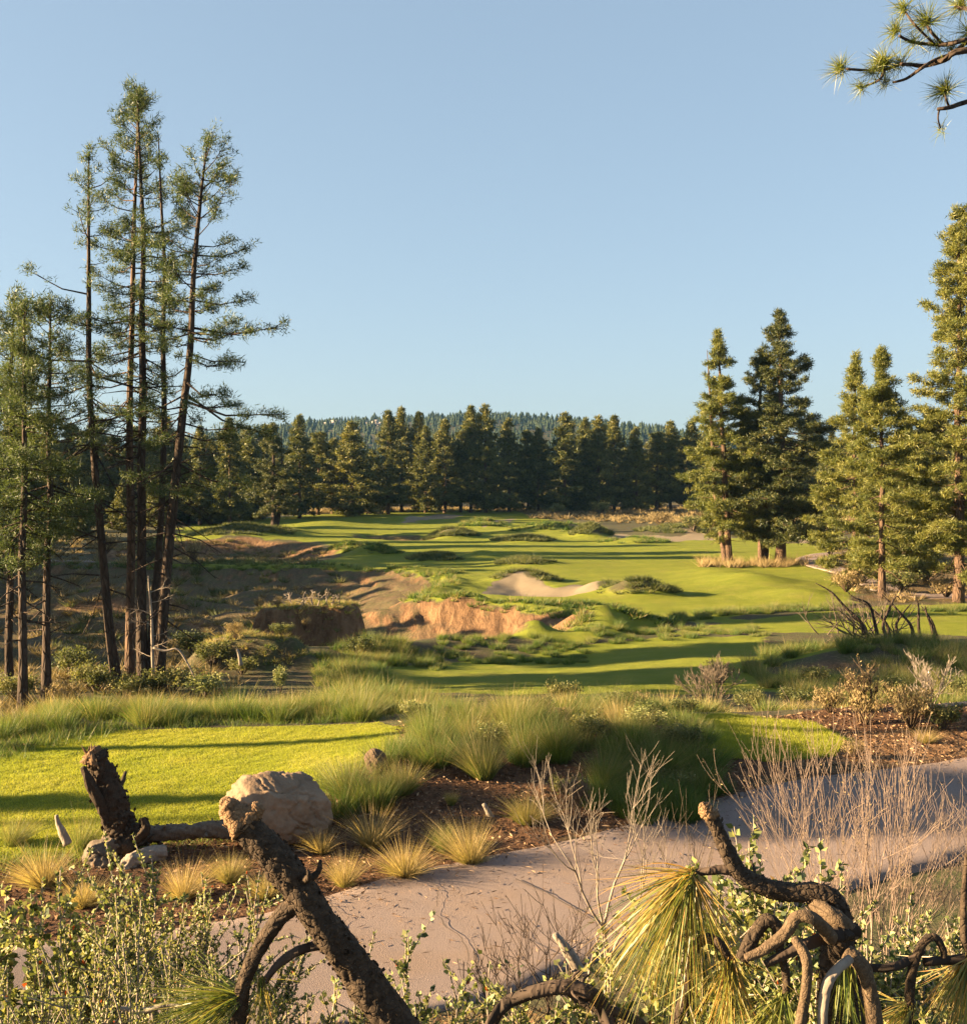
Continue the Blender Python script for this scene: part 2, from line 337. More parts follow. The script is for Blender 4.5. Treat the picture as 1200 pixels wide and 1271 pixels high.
def mat_ground():
    t = NT('ground'); P = t.pos()
    z = t.n('ShaderNodeAttribute', attribute_name='zone'); sp = t.n('ShaderNodeSeparateColor'); t.l(z.outputs['Color'], sp.inputs[0])
    lawn, dirt, sand, mulch = sp.outputs[0], sp.outputs[1], sp.outputs[2], z.outputs['Alpha']
    big = t.noise(.12, 4, .6, P).outputs[0]; mid = t.noise(1.1, 5, .6, P).outputs[0]; fine = t.noise(9, 4, .7, P).outputs[0]; tiny = t.noise(55, 3, .6, P)
    sharp = lambda m, k: t.math('MULTIPLY', t.math('SUBTRACT', t.math('ADD', m, t.math('MULTIPLY', t.math('SUBTRACT', fine, .5), .7)), .5-.5/k), k, True)
    scrub = t.mix(t.ramp(mid, [(.38, (0, 0, 0)), (.62, (1, 1, 1))]), (.07, .054, .036), (.065, .07, .03))
    scrub = t.mix(t.ramp(fine, [(.5, (0, 0, 0)), (.7, (1, 1, 1))]), scrub, (.13, .10, .06))
    lc = t.mix(big, (.14, .18, .022), (.215, .23, .03))
    lc = t.mix(t.ramp(mid, [(.35, (0, 0, 0)), (.7, (1, 1, 1))]), lc, (.25, .25, .04))
    wv = t.n('ShaderNodeTexWave'); wm = t.n('ShaderNodeMapping'); t.l(P, wm.inputs[0]); wm.inputs['Rotation'].default_value = (0, 0, 1.2); t.l(wm.outputs[0], wv.inputs['Vector']); wv.inputs['Scale'].default_value = .09; wv.inputs['Distortion'].default_value = 1.2; wv.inputs['Detail'].default_value = 2
    lc = t.mix(t.math('MULTIPLY', t.ramp(wv.outputs['Fac'], [(.4, (0, 0, 0)), (.6, (1, 1, 1))]), .28), lc, (.13, .165, .022))
    lc = t.mix(t.math('MULTIPLY', t.ramp(t.noise(.33, 6, .7, P).outputs[0], [(.52, (0, 0, 0)), (.72, (1, 1, 1))]), .5), lc, (.25, .215, .07))
    lc = t.mix(t.math('MULTIPLY', tiny.outputs[0], .55), lc, (.11, .13, .014))
    st = t.n('ShaderNodeMapping'); t.l(P, st.inputs[0]); st.inputs['Scale'].default_value = (1.6, .35, .5); st.inputs['Rotation'].default_value = (0, .5, .6)
    strk = t.noise(1.6, 5, .7, st.outputs[0], .6).outputs[0]
    dc = t.mix(t.ramp(strk, [(.35, (0, 0, 0)), (.62, (1, 1, 1))]), (.075, .041, .023), (.19, .112, .060))
    dc = t.mix(t.ramp(fine, [(.52, (0, 0, 0)), (.75, (1, 1, 1))]), dc, (.225, .135, .075))
    sc_ = t.mix(mid, (.17, .132, .09), (.24, .19, .13))
    mc = t.mix(t.ramp(fine, [(.35, (0, 0, 0)), (.65, (1, 1, 1))]), (.05, .029, .019), (.125, .064, .035))
    mc = t.mix(t.ramp(tiny.outputs[0], [(.55, (0, 0, 0)), (.7, (1, 1, 1))]), mc, (.20, .115, .066))
    c = t.mix(sharp(mulch, 2.0), scrub, mc); c = t.mix(sharp(dirt, 1.6), c, dc); c = t.mix(sharp(lawn, 2.2), c, lc); c = t.mix(sharp(sand, 2.5), c, sc_)
    hgt = t.math('ADD', t.math('MULTIPLY', fine, .6), t.math('MULTIPLY', tiny.outputs[0], .25))
    b0 = t.n('ShaderNodeBump'); b0.inputs['Distance'].default_value = .22; t.l(t.math('ADD', strk, t.math('MULTIPLY', mid, .5)), b0.inputs['Height']); t.l(t.math('MULTIPLY', dirt, .9), b0.inputs['Strength'])
    b = t.n('ShaderNodeBump'); b.inputs['Strength'].default_value = .8; b.inputs['Distance'].default_value = .06; t.l(hgt, b.inputs['Height']); t.l(b0.outputs[0], b.inputs['Normal'])
    # upstanding blades: the turf's normals scatter around the ground's own
    rv = t.vmath('SUBTRACT', t.noise(70, 1, .5, P).outputs['Color'], (.5, .5, .5))
    k = t.math('MULTIPLY', t.math('SUBTRACT', 1.0, sand), t.math('ADD', t.math('MULTIPLY', lawn, 4.6), 1.0))
    nn = t.vmath('NORMALIZE', t.vmath('ADD', b.outputs[0], t.vmath('SCALE', rv, None, k)))
    p = t.n('ShaderNodeBsdfPrincipled'); t.l(c, p.inputs['Base Color']); p.inputs['Roughness'].default_value = .9; p.inputs['Specular IOR Level'].default_value = .08
    t.l(nn, p.inputs['Normal'])
    t.l(p.outputs[0], t.out.inputs[0]); return t.m
def mat_path():
    t = NT('path'); P = t.pos()
    a = t.noise(80, 5, .75, P).outputs[0]; b_ = t.noise(.9, 5, .65, P).outputs[0]; v = t.n('ShaderNodeTexVoronoi'); t.l(P, v.inputs['Vector']); v.inputs['Scale'].default_value = 120
    c = t.mix(t.ramp(a, [(.3, (0, 0, 0)), (.7, (1, 1, 1))]), (.125, .096, .09), (.262, .196, .178))
    c = t.mix(t.math('MULTIPLY', t.ramp(b_, [(.45, (0, 0, 0)), (.72, (1, 1, 1))]), .55), c, (.20, .128, .08))
    c = t.mix(t.math('MULTIPLY', v.outputs['Color'], .25), c, (.32, .255, .21))
    bp = t.n('ShaderNodeBump'); bp.inputs['Strength'].default_value = .8; bp.inputs['Distance'].default_value = .010
    t.l(t.math('ADD', a, t.math('MULTIPLY', v.outputs['Distance'], .8)), bp.inputs['Height'])
    p = t.n('ShaderNodeBsdfPrincipled'); t.l(c, p.inputs['Base Color']); p.inputs['Roughness'].default_value = .85; p.inputs['Specular IOR Level'].default_value = .2
    t.l(bp.outputs[0], p.inputs['Normal']); t.l(p.outputs[0], t.out.inputs[0]); return t.m
def mat_rock(name, c1, c2, scale=2.0):
    t = NT(name); P = t.obj(); n = t.noise(scale, 6, .65, P, .3).outputs[0]; f = t.noise(scale*14, 4, .7, P).outputs[0]
    c = t.mix(t.ramp(n, [(.35, (0, 0, 0)), (.65, (1, 1, 1))]), c1, c2); c = t.mix(t.math('MULTIPLY', f, .5), c, tuple(x*.6 for x in c1))
    bp = t.n('ShaderNodeBump'); bp.inputs['Strength'].default_value = .7; bp.inputs['Distance'].default_value = .05
    t.l(t.math('ADD', n, t.math('MULTIPLY', f, .35)), bp.inputs['Height'])
    p = t.n('ShaderNodeBsdfPrincipled'); t.l(c, p.inputs['Base Color']); p.inputs['Roughness'].default_value = .85; p.inputs['Specular IOR Level'].default_value = .2
    t.l(bp.outputs[0], p.inputs['Normal']); t.l(p.outputs[0], t.out.inputs[0]); return t.m
def mat_plain(name, c, rough=.7, var=.15):
    t = NT(name); n = t.noise(8, 3, .6, t.obj()).outputs[0]
    p = t.n('ShaderNodeBsdfPrincipled'); t.l(t.mix(n, tuple(x*(1-var) for x in c), tuple(min(1, x*(1+var)) for x in c)), p.inputs['Base Color'])
    p.inputs['Roughness'].default_value = rough; t.l(p.outputs[0], t.out.inputs[0]); return t.m
MT = dict(
    ground=mat_ground(), path=mat_path(),
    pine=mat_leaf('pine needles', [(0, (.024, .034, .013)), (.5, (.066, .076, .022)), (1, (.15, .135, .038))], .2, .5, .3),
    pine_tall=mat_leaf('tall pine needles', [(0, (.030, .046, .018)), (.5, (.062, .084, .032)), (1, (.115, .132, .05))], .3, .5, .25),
    pine_far=mat_leaf('far pine needles', [(0, (.032, .042, .015)), (.5, (.088, .094, .026)), (1, (.19, .168, .048))], .24, .5, .2),  # pine colour raised, giving the far wall its sunlit look
    pine_lit=mat_leaf('sunlit pine needles', [(0, (.05, .067, .019)), (.5, (.115, .126, .033)), (1, (.20, .187, .05))], .32, .5, .25),  # lit copy of the pine colour, sun brightness put into the needles
    ridge=mat_leaf('ridge forest', [(0, (.014, .024, .016)), (1, (.036, .048, .024))], .1, .7, .1),
    fescue=mat_leaf('fescue', [(0, (.034, .068, .016)), (.35, (.085, .135, .03)), (.65, (.17, .165, .06)), (1, (.34, .25, .12))], .38, .55, .25),
    sage=mat_leaf('sage leaves', [(0, (.05, .065, .025)), (.5, (.11, .12, .045)), (1, (.24, .21, .08))], .3, .6, .2),
    drybrush=mat_leaf('dry brush', [(0, (.10, .075, .04)), (.5, (.20, .15, .075)), (1, (.36, .27, .14))], .2, .7, .15),
    manz=mat_leaf('shrub leaves', [(0, (.035, .055, .018)), (.45, (.15, .17, .06)), (.985, (.40, .37, .16)), (.992, (.30, .06, .02)), (1, (.32, .07, .02))], .25, .5, .2, jitter=.03),
    longneedle=mat_leaf('long needles', [(0, (.07, .11, .02)), (.4, (.20, .20, .045)), (.7, (.36, .25, .07)), (1, (.42, .20, .06))], .3, .4, .4, jitter=0),
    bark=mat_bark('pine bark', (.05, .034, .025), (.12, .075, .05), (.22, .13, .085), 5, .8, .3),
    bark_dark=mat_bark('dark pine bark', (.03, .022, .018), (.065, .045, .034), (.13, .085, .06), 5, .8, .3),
    bark_old=mat_bark('rough old bark', (.022, .016, .012), (.055, .038, .026), (.12, .08, .05), 48, 1.0, 1.0, crackle=.25),
    twig=mat_bark('grey twig', (.07, .052, .04), (.13, .10, .075), (.2, .16, .125), 30, .5, .5, crackle=.2),
    twig_pale=mat_bark('bleached wood', (.15, .12, .10), (.25, .205, .165), (.36, .30, .25), 18, .4, .4, crackle=.2),
    twig_tan=mat_bark('tan stem', (.045, .03, .02), (.11, .075, .047), (.18, .125, .08), 90, 1.0, 1.0, crackle=.2),
    stem_tan=mat_bark('dry stem', (.12, .082, .066), (.205, .15, .12), (.31, .24, .20), 40, .5, 1.0, crackle=.1),
    cut=mat_bark('broken wood', (.10, .055, .03), (.2, .12, .065), (.30, .2, .12), 60, 1, 1.0, crackle=.3),
    rock=mat_rock('boulder', (.17, .11, .07), (.30, .21, .14), 2.2), rock2=mat_rock('brown stone', (.10, .065, .045), (.16, .105, .07), 4),
    joint=mat_plain('path joint', (.10, .07, .05)), wall=mat_plain('house wall', (.34, .28, .24)), roof=mat_plain('house roof', (.22, .18, .16)),
    chips=mat_leaf('bark chips', [(0, (.04, .024, .015)), (.7, (.13, .072, .04)), (1, (.34, .23, .14))], .0, .8, .1),
    turf=mat_leaf('turf blades', [(0, (.18, .215, .024)), (.5, (.25, .27, .034)), (1, (.36, .33, .07))], .42, .5, .2),
)
go = mb.build('ground', MT['ground'], None, True); go['kind'] = 'structure'
a = go.data.attributes.new('zone', 'FLOAT_COLOR', 'POINT'); a.data.foreach_set('color', zone.astype(np.float32).ravel())

# ------------------------------------------------------------------ cart paths
def path_strip(name, pts, width, lift=.03, side=1):
    P = np.array(pts, float)
    n = 160; s = np.linspace(0, len(P)-1, n); k = np.arange(len(P))
    L = np.stack([np.interp(s, k, P[:, 0]), np.interp(s, k, P[:, 1])], 1)
    for _ in range(14): L[1:-1] = (L[:-2]+2*L[1:-1]+L[2:])/4
    T = np.gradient(L, axis=0); T /= np.linalg.norm(T, axis=1, keepdims=True)
    N = np.stack([T[:, 1], -T[:, 0]], 1)*side
    m = 14; ww = np.linspace(0, 1, m)*width; b = MB()
    Q = L[:, None, :]+N[:, None, :]*ww[None, :, None]
    q = Q.reshape(-1, 2); jit = .035*fbm(q[:, 0]*2.5, q[:, 1]*2.5, 5, 2).reshape(n, m)
    zz = H(q[:, 0], q[:, 1]).reshape(n, m); zz = np.maximum(zz.mean(1, keepdims=True), zz-.01)+lift
    Q = Q + N[:, None, :]*jit[..., None]
    V = np.concatenate([Q, zz[..., None]], -1)
    lo = V[:, [0, -1]].copy(); lo[..., 2] -= .12; lo[:, 0, :2] -= N*.05; lo[:, 1, :2] += N*.05
    V = np.concatenate([lo[:, :1], V, lo[:, 1:]], 1); i = np.arange(n*(m+2)).reshape(n, m+2)
    b.add(V.reshape(-1, 3), np.stack([i[:-1, :-1], i[1:, :-1], i[1:, 1:], i[:-1, 1:]], -1).reshape(-1, 4))
    o = b.build(name, MT['path'], None, True); o['kind'] = 'structure'; return o
path_strip('path', far_line, 2.9)
path_strip('path', [Wp(a, b, -3) for a, b in [(1260, 742), (1150, 745), (1090, 738), (1040, 712), (1000, 702), (985, 695), (1010, 688), (1070, 684)]], 2.2, .05)
path_strip('path', [D(-60, 97), D(40, 98.5), D(110, 98.5), D(165, 96.5), D(185, 95)], 1.5, .12)

# ------------------------------------------------------------------ geometry builders
def tube(b, pts, rad, n=8, rough=0.0, seed=0, tint=.5, cap=True, sub=1):
    P = np.array(pts, float); r = np.array(rad, float)
    if sub > 1:                                    # Catmull-Rom through the points
        Pp = np.vstack([2*P[0]-P[1], P, 2*P[-1]-P[-2]]); out = []
        for i in range(1, len(Pp)-2):
            t = np.linspace(0, 1, sub, endpoint=False)[:, None]; p0, p1, p2, p3 = Pp[i-1:i+3]
            out.append(.5*((2*p1)+(-p0+p2)*t+(2*p0-5*p1+4*p2-p3)*t**2+(-p0+3*p1-3*p2+p3)*t**3))
        r = np.interp(np.linspace(0, len(P)-1, (len(P)-1)*sub+1), np.arange(len(P)), r); P = np.vstack(out+[P[-1:]])
    m = len(P); T = nrm(np.gradient(P, axis=0))
    u = np.cross(T[0], [0.3, .9, .2]); u /= np.linalg.norm(u); V = np.zeros((m, n, 3)); ang = np.arange(n)*2*np.pi/n
    g = R(seed)
    for i in range(m):
        u = u-T[i]*(u@T[i]); u /= np.linalg.norm(u)+1e-9; v = np.cross(T[i], u)
        rr = r[i]*np.ones(n)
        if rough:
            al = i*(6.0/sub if sub > 1 else .6); rr = rr*(1+rough*(fbm(np.cos(ang)*1.3+seed, np.sin(ang)*1.3+al*.35, seed, 2)*1.3+fbm(np.cos(ang)*(2.2 if n < 24 else 4)+seed+al*.9, np.sin(ang)*(2.2 if n < 24 else 4)-al*.6, seed+3, 3)*1.1))
        V[i] = P[i]+rr[:, None]*(np.cos(ang)[:, None]*u+np.sin(ang)[:, None]*v)
    i = np.arange(m*n).reshape(m, n); j = np.roll(i, -1, 1)
    F = [np.stack([i[:-1], j[:-1], j[1:], i[1:]], -1).reshape(-1, 4)]
    V = V.reshape(-1, 3)
    if cap:
        V = np.vstack([V, P[:1]-T[0]*r[0]*.2, P[-1:]+T[-1]*r[-1]*.3]); k = m*n
        F.append(np.stack([np.full(n, k), j[0], i[0]], -1)); F.append(np.stack([np.full(n, k+1), i[-1], j[-1]], -1))
    b.add(V, F, tint)
def segs(b, p0, p1, r0, r1, n=4, tint=.5):
    p0, p1 = np.asarray(p0, float).reshape(-1, 3), np.asarray(p1, float).reshape(-1, 3); N = len(p0)
    r0 = np.broadcast_to(r0, N); r1 = np.broadcast_to(r1, N)
    d = nrm(p1-p0); u = nrm(np.cross(d, np.where(np.abs(d[:, 2:]) > .9, [[1., 0, 0]], [[0, 0, 1.]]))); v = np.cross(d, u)
    a = np.arange(n)*2*np.pi/n; ring = np.cos(a)[None, :, None]*u[:, None]+np.sin(a)[None, :, None]*v[:, None]
    V = np.concatenate([p0[:, None]+ring*r0[:, None, None], p1[:, None]+ring*r1[:, None, None]], 1)
    k = np.arange(n); f = np.stack([k, (k+1) % n, (k+1) % n+n, k+n], -1)
    F = (f[None]+(np.arange(N)*2*n)[:, None, None]).reshape(-1, 4)
    t = np.asarray(tint, float); b.add(V.reshape(-1, 3), F, np.repeat(np.broadcast_to(t, N), 2*n))
def blades(b, P, Dr, L, W, bend, g, sg=3, tint=.5, tipt=0.0):
    N = len(P); L = np.broadcast_to(L, N); W = np.broadcast_to(W, N); Dr = nrm(Dr)
    s = nrm(np.cross(Dr, g.normal(size=(N, 3))))
    if sg == 0:
        V = np.stack([P-s*W[:, None]*.5, P+s*W[:, None]*.5, P+Dr*L[:, None]+bend], 1)
        F = np.arange(N*3).reshape(N, 3); t = np.asarray(tint, float)
        tt = np.broadcast_to(t, N)[:, None]+np.array([0, 0, tipt])[None]
        b.add(V.reshape(-1, 3), F, tt.ravel()); return
    rows = []; 
    for i in range(sg):
        q = i/sg; c = P+Dr*(L*q)[:, None]+bend*q*q; hw = (W*.5*(1-q)**.6)[:, None]
        rows += [c-s*hw, c+s*hw]
    rows.append(P+Dr*L[:, None]+bend)
    V = np.stack(rows, 1); m = 2*sg+1; o = (np.arange(N)*m)[:, None]
    F = []
    for i in range(sg-1): F.append(o+np.array([2*i, 2*i+1, 2*i+3, 2*i+2])[None])
    F.append(o+np.array([2*sg-2, 2*sg-1, 2*sg])[None])
    q = np.repeat(np.arange(sg+1)/sg, 2)[:m]; t = np.broadcast_to(np.asarray(tint, float), N)[:, None]+tipt*q[None]
    b.add(V.reshape(-1, 3), F, np.clip(t, 0, 1).ravel())
def leaves(b, P, Dr, L, W, g, tint=.5):
    N = len(P); Dr = nrm(Dr); s = nrm(np.cross(Dr, g.normal(size=(N, 3)))); n_ = np.cross(Dr, s)
    L = np.broadcast_to(L, N)[:, None]; W = np.broadcast_to(W, N)[:, None]
    V = np.stack([P, P+Dr*L*.45+s*W*.5+n_*W*.15, P+Dr*L, P+Dr*L*.45-s*W*.5+n_*W*.15], 1)
    b.add(V.reshape(-1, 3), np.arange(4*N).reshape(N, 4), np.repeat(np.broadcast_to(tint, N), 4))
def rdir(g, n): return nrm(g.normal(size=(n, 3)))

# ------------------------------------------------------------------ pines
def pine(seed, Ht, cb, Rad, nb, tuft=.45, K=14, W=.07, tr=.2, lean=(0, 0), prof='cone', tufts=10, dead=0, asym=0.0, droop=.1, second=None, bend=0.0, ragged=.35, lens=1.0, puff=.6, smin=.28):
    """returns trunk, crown and dead branch builders, base at the origin"""
    g = R(seed); tb, fb, db = MB(), MB(), MB()
    k = np.linspace(0, 1, 9)
    ax = np.stack([lean[0]*k+bend*np.sin(k*np.pi)+.012*Ht*np.cumsum(g.normal(size=9))*.25, lean[1]*k+.012*Ht*np.cumsum(g.normal(size=9))*.2, Ht*k-.25*(k == 0)], 1); ax[0, :2] = 0
    rad = tr*(1-k)**.75+.02; rad[0] *= 1.25
    tube(tb, ax, rad, 9, .12, seed, sub=3)
    if second is not None:                          # a twin stem
        a2 = ax*np.array([1, 1, .93])+np.stack([second[0]*np.minimum(1, k*3), second[1]*np.minimum(1, k*3), 0*k], 1); a2[:, 0] += .22*np.sign(second[0])
        tube(tb, a2, rad*.8, 8, .12, seed+1, sub=3)
    def axis(t): return np.stack([np.interp(t, k, ax[:, i]) for i in range(3)], -1)
    t = cb+(1-cb)*np.sort(g.random(nb))**.92
    u = (t-cb)/(1-cb)
    if prof == 'cone': pf = np.minimum(1, (1-u)**.95*1.15+.03)*np.minimum(1, .55+u*2.2)
    elif prof == 'column': pf = np.minimum(1, (1-u)**.5*1.0+.03)*np.minimum(1, .5+u*2)
    else: pf = np.minimum(1, (1-u)**.6+.08)*(.75+.25*np.sin(u*19+seed))
    az = np.cumsum(g.normal(2.4, .5, nb)) % (2*np.pi)
    L = Rad*pf*np.clip(g.normal(.9, ragged, nb), .3, 1.22)*(1+asym*np.cos(az))
    el = np.radians(-14+55*u**1.6+g.normal(0, 9, nb))-droop*(1-u)
    d0 = np.stack([np.cos(az)*np.cos(el), np.sin(az)*np.cos(el), np.sin(el)], 1)
    p0 = axis(t); q1 = p0+d0*(L*.45)[:, None]; q2 = p0+d0*L[:, None]; q2[:, 2] += L*.12; q1[:, 2] -= L*.03
    br = .012+.010*L
    segs(tb, p0, q1, br, br*.7, 4); segs(tb, q1, q2, br*.7, br*.25, 4)
    # lateral sprays
    nt_ = np.maximum(2, (tufts*L/max(Rad, .1)*1.1+1.5).astype(int)); bi = np.repeat(np.arange(nb), nt_)
    s = smin+(1.03-smin)*g.random(len(bi))**.75; s = np.minimum(s, 1.02)
    c = np.where((s < .45)[:, None], p0[bi]+(q1-p0)[bi]*(s/.45)[:, None], q1[bi]+(q2-q1)[bi]*((s-.45)/.55)[:, None])
    side = nrm(np.cross(d0[bi], [0, 0, 1.])); off = g.normal(0, 1, len(bi))*L[bi]*.2*(1.25-s)
    c2 = c+side*off[:, None]+d0[bi]*np.abs(off)[:, None]*.6+np.stack([0*s, 0*s, .05+g.normal(0, .10, len(bi))*tuft*2], 1)
    m = np.abs(off) > .15
    segs(tb, c[m], c2[m], .010+.004*L[bi][m], .005, 3)
    # the leader's own tufts
    tl = 1-g.random(8)*.06; c2 = np.vstack([c2, axis(tl)]); dd = np.vstack([d0[bi]+side*np.sign(off)[:, None]*.5, np.tile([0, 0, 1.], (8, 1))])
    N = len(c2); tt = np.repeat(g.random(N)*.7+.15, K); P = np.repeat(c2, K, 0)+g.normal(0, tuft*.30, (N*K, 3))*np.array([1, 1, puff])
    dr = np.repeat(dd, K, 0)*.45+rdir(g, N*K)*1.0+np.array([0, 0, .3])
    blades(fb, P, dr, tuft*lens*.62*(.6+.6*g.random(N*K)), W*(.7+.6*g.random(N*K)), np.zeros((N*K, 3)), g, 0, np.clip(tt+g.normal(0, .12, N*K), 0, 1))
    if dead:
        t = cb*.35+(cb*.72+.25*(1-cb)*g.random(dead))*g.random(dead)**.6; az = g.random(dead)*2*np.pi; L = Rad*(.3+.6*g.random(dead)); el = np.radians(g.normal(-14, 16, dead))
        d0 = np.stack([np.cos(az)*np.cos(el), np.sin(az)*np.cos(el), np.sin(el)], 1); p = axis(t)
        p1 = p+d0*(L*.5)[:, None]; p2 = p1+nrm(d0+g.normal(0, .25, d0.shape)-np.array([0, 0, .15]))*(L*.5)[:, None]
        segs(db, p, p1, .03, .02, 4); segs(db, p1, p2, .02, .007, 4)
        for q in range(4):
            f = g.random(dead)[:, None]; e = p1+(p2-p1)*f; e2 = e+nrm(d0+g.normal(0, .7, d0.shape))*(L*.28*g.random(dead))[:, None]; segs(db, e, e2, .011, .004, 3)
    return tb, fb, db
def pine_thing(args, label, loc, group=None, mats=('bark', 'pine'), rz=0.0, name='pine_tree', deadmat='twig'):
    tb, fb, db = pine(**args)
    o = thing(name, label, 'tree', loc, group, rz)
    if db.n: tb.add(np.concatenate(db.v), db.f)
    tb.build('trunk', MT[mats[0]], o, True); fb.build('crown', MT[mats[1]], o)
    return o
def gz_(px, d, sink=.05):
    p = G(px, d); p[2] -= sink; return p

# the tall pines left of the valley
LT = 'tall bare-stemmed pines left of the valley'
def lh(px, d, top): return CAMZ-(top-HOR)/FPX*d-h1(*D(px, d))
for (px, d, top, kw, lab) in [
    (147, 37.5, 185, dict(cb=.44, Rad=3.1, nb=44, tufts=5, lean=(-.9, 0), tr=.17, dead=30, prof='sparse', ragged=.5, bend=-.35), 'thin-topped tall pine with sparse crown, leaning left, left one of the tall group'),
    (162, 39, 112, dict(cb=.42, Rad=1.9, nb=80, tufts=7, lean=(.15, 0), tr=.175, dead=30, prof='column', asym=-.25), 'tallest full-crowned pine in the tall group, its warm bark catching the sun'),
    (178, 38, 110, dict(cb=.52, Rad=1.7, nb=60, tufts=6, lean=(.12, 0), tr=.19, dead=40, prof='column', second=(.42, .25), asym=.1), 'tall dark twin-stemmed pine in the middle of the tall group'),
    (194, 36.5, 170, dict(cb=.34, Rad=2.6, nb=90, tufts=8, lean=(1.45, 0), tr=.215, dead=46, prof='column', asym=.25, droop=.22), 'tall pine leaning right with drooping layered boughs, right one of the tall group')]:
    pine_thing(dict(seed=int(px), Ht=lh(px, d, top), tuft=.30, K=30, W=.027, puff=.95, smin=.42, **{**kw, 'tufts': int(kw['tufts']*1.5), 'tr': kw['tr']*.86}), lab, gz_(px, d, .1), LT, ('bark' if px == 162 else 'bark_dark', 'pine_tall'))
for (px, d, top, kw, lab) in [
    (28, 33.5, 372, dict(cb=.34, Rad=1.9, nb=80, tufts=10, tr=.16, dead=20, prof='column'), 'slender pine with a bare straight trunk near the left edge'),
    (57, 34.5, 368, dict(cb=.4, Rad=2.2, nb=60, tufts=9, tr=.16, dead=20, prof='column'), 'slender pine with fluffy spire top beside the tall group'),
    (12, 37, 360, dict(cb=.3, Rad=1.8, nb=60, tufts=9, tr=.15, dead=16, prof='column'), 'slender pine at the very left edge'),
    (-30, 36, 330, dict(cb=.3, Rad=2.2, nb=60, tufts=9, tr=.16, dead=16, prof='column'), 'pine whose boughs reach in at the left edge')]:
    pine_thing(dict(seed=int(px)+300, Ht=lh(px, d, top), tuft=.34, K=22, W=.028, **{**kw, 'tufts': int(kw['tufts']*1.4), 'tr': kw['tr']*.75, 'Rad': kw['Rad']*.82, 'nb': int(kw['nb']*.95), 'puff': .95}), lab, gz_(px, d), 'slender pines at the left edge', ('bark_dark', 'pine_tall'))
# right hand grove
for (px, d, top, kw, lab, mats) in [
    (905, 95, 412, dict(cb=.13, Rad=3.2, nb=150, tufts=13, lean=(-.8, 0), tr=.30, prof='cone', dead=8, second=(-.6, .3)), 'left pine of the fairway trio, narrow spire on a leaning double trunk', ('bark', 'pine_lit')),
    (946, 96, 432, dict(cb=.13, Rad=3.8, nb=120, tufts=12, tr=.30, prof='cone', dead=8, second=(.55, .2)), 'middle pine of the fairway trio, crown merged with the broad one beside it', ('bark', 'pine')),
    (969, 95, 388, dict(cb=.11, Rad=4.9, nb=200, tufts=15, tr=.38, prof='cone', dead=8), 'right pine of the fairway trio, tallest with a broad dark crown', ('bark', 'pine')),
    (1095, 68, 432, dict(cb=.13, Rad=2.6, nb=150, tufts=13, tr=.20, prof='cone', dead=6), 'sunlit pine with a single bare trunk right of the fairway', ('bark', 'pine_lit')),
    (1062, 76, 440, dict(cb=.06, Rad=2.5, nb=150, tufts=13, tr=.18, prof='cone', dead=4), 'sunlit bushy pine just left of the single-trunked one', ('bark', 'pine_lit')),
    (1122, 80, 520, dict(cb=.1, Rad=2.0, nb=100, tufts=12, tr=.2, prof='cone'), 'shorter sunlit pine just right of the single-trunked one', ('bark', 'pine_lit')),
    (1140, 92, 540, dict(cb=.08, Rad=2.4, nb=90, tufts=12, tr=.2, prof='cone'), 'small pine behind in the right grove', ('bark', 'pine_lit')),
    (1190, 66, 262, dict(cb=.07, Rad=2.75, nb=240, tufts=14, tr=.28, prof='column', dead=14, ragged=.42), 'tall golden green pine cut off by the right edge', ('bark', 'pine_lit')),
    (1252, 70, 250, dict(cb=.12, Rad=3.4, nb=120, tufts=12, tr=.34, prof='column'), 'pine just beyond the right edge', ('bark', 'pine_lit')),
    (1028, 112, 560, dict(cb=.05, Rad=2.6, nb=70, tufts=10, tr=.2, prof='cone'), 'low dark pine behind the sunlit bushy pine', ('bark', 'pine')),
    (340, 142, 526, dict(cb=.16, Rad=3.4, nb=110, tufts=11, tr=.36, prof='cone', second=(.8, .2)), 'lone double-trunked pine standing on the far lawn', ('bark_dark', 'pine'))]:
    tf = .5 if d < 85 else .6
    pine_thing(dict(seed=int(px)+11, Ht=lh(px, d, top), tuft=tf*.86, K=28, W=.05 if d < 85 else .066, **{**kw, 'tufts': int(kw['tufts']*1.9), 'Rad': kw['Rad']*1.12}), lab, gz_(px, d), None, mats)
pine_thing(dict(seed=888, Ht=21, cb=.72, Rad=2.2, nb=40, tuft=.5, K=14, W=.06, tr=.16, tufts=9), 'tallest bare-trunked pine beyond the left edge', gz_(600-1400*25/16.6, 16.6), None, ('bark', 'pine'))
pine_thing(dict(seed=889, Ht=11.4, cb=.84, Rad=1.8, nb=60, tuft=.5, K=22, W=.06, tr=.14, tufts=14), 'bare-trunked young pine beyond the left edge', gz_(600-1400*31/12.2, 12.2), None, ('bark', 'pine'))
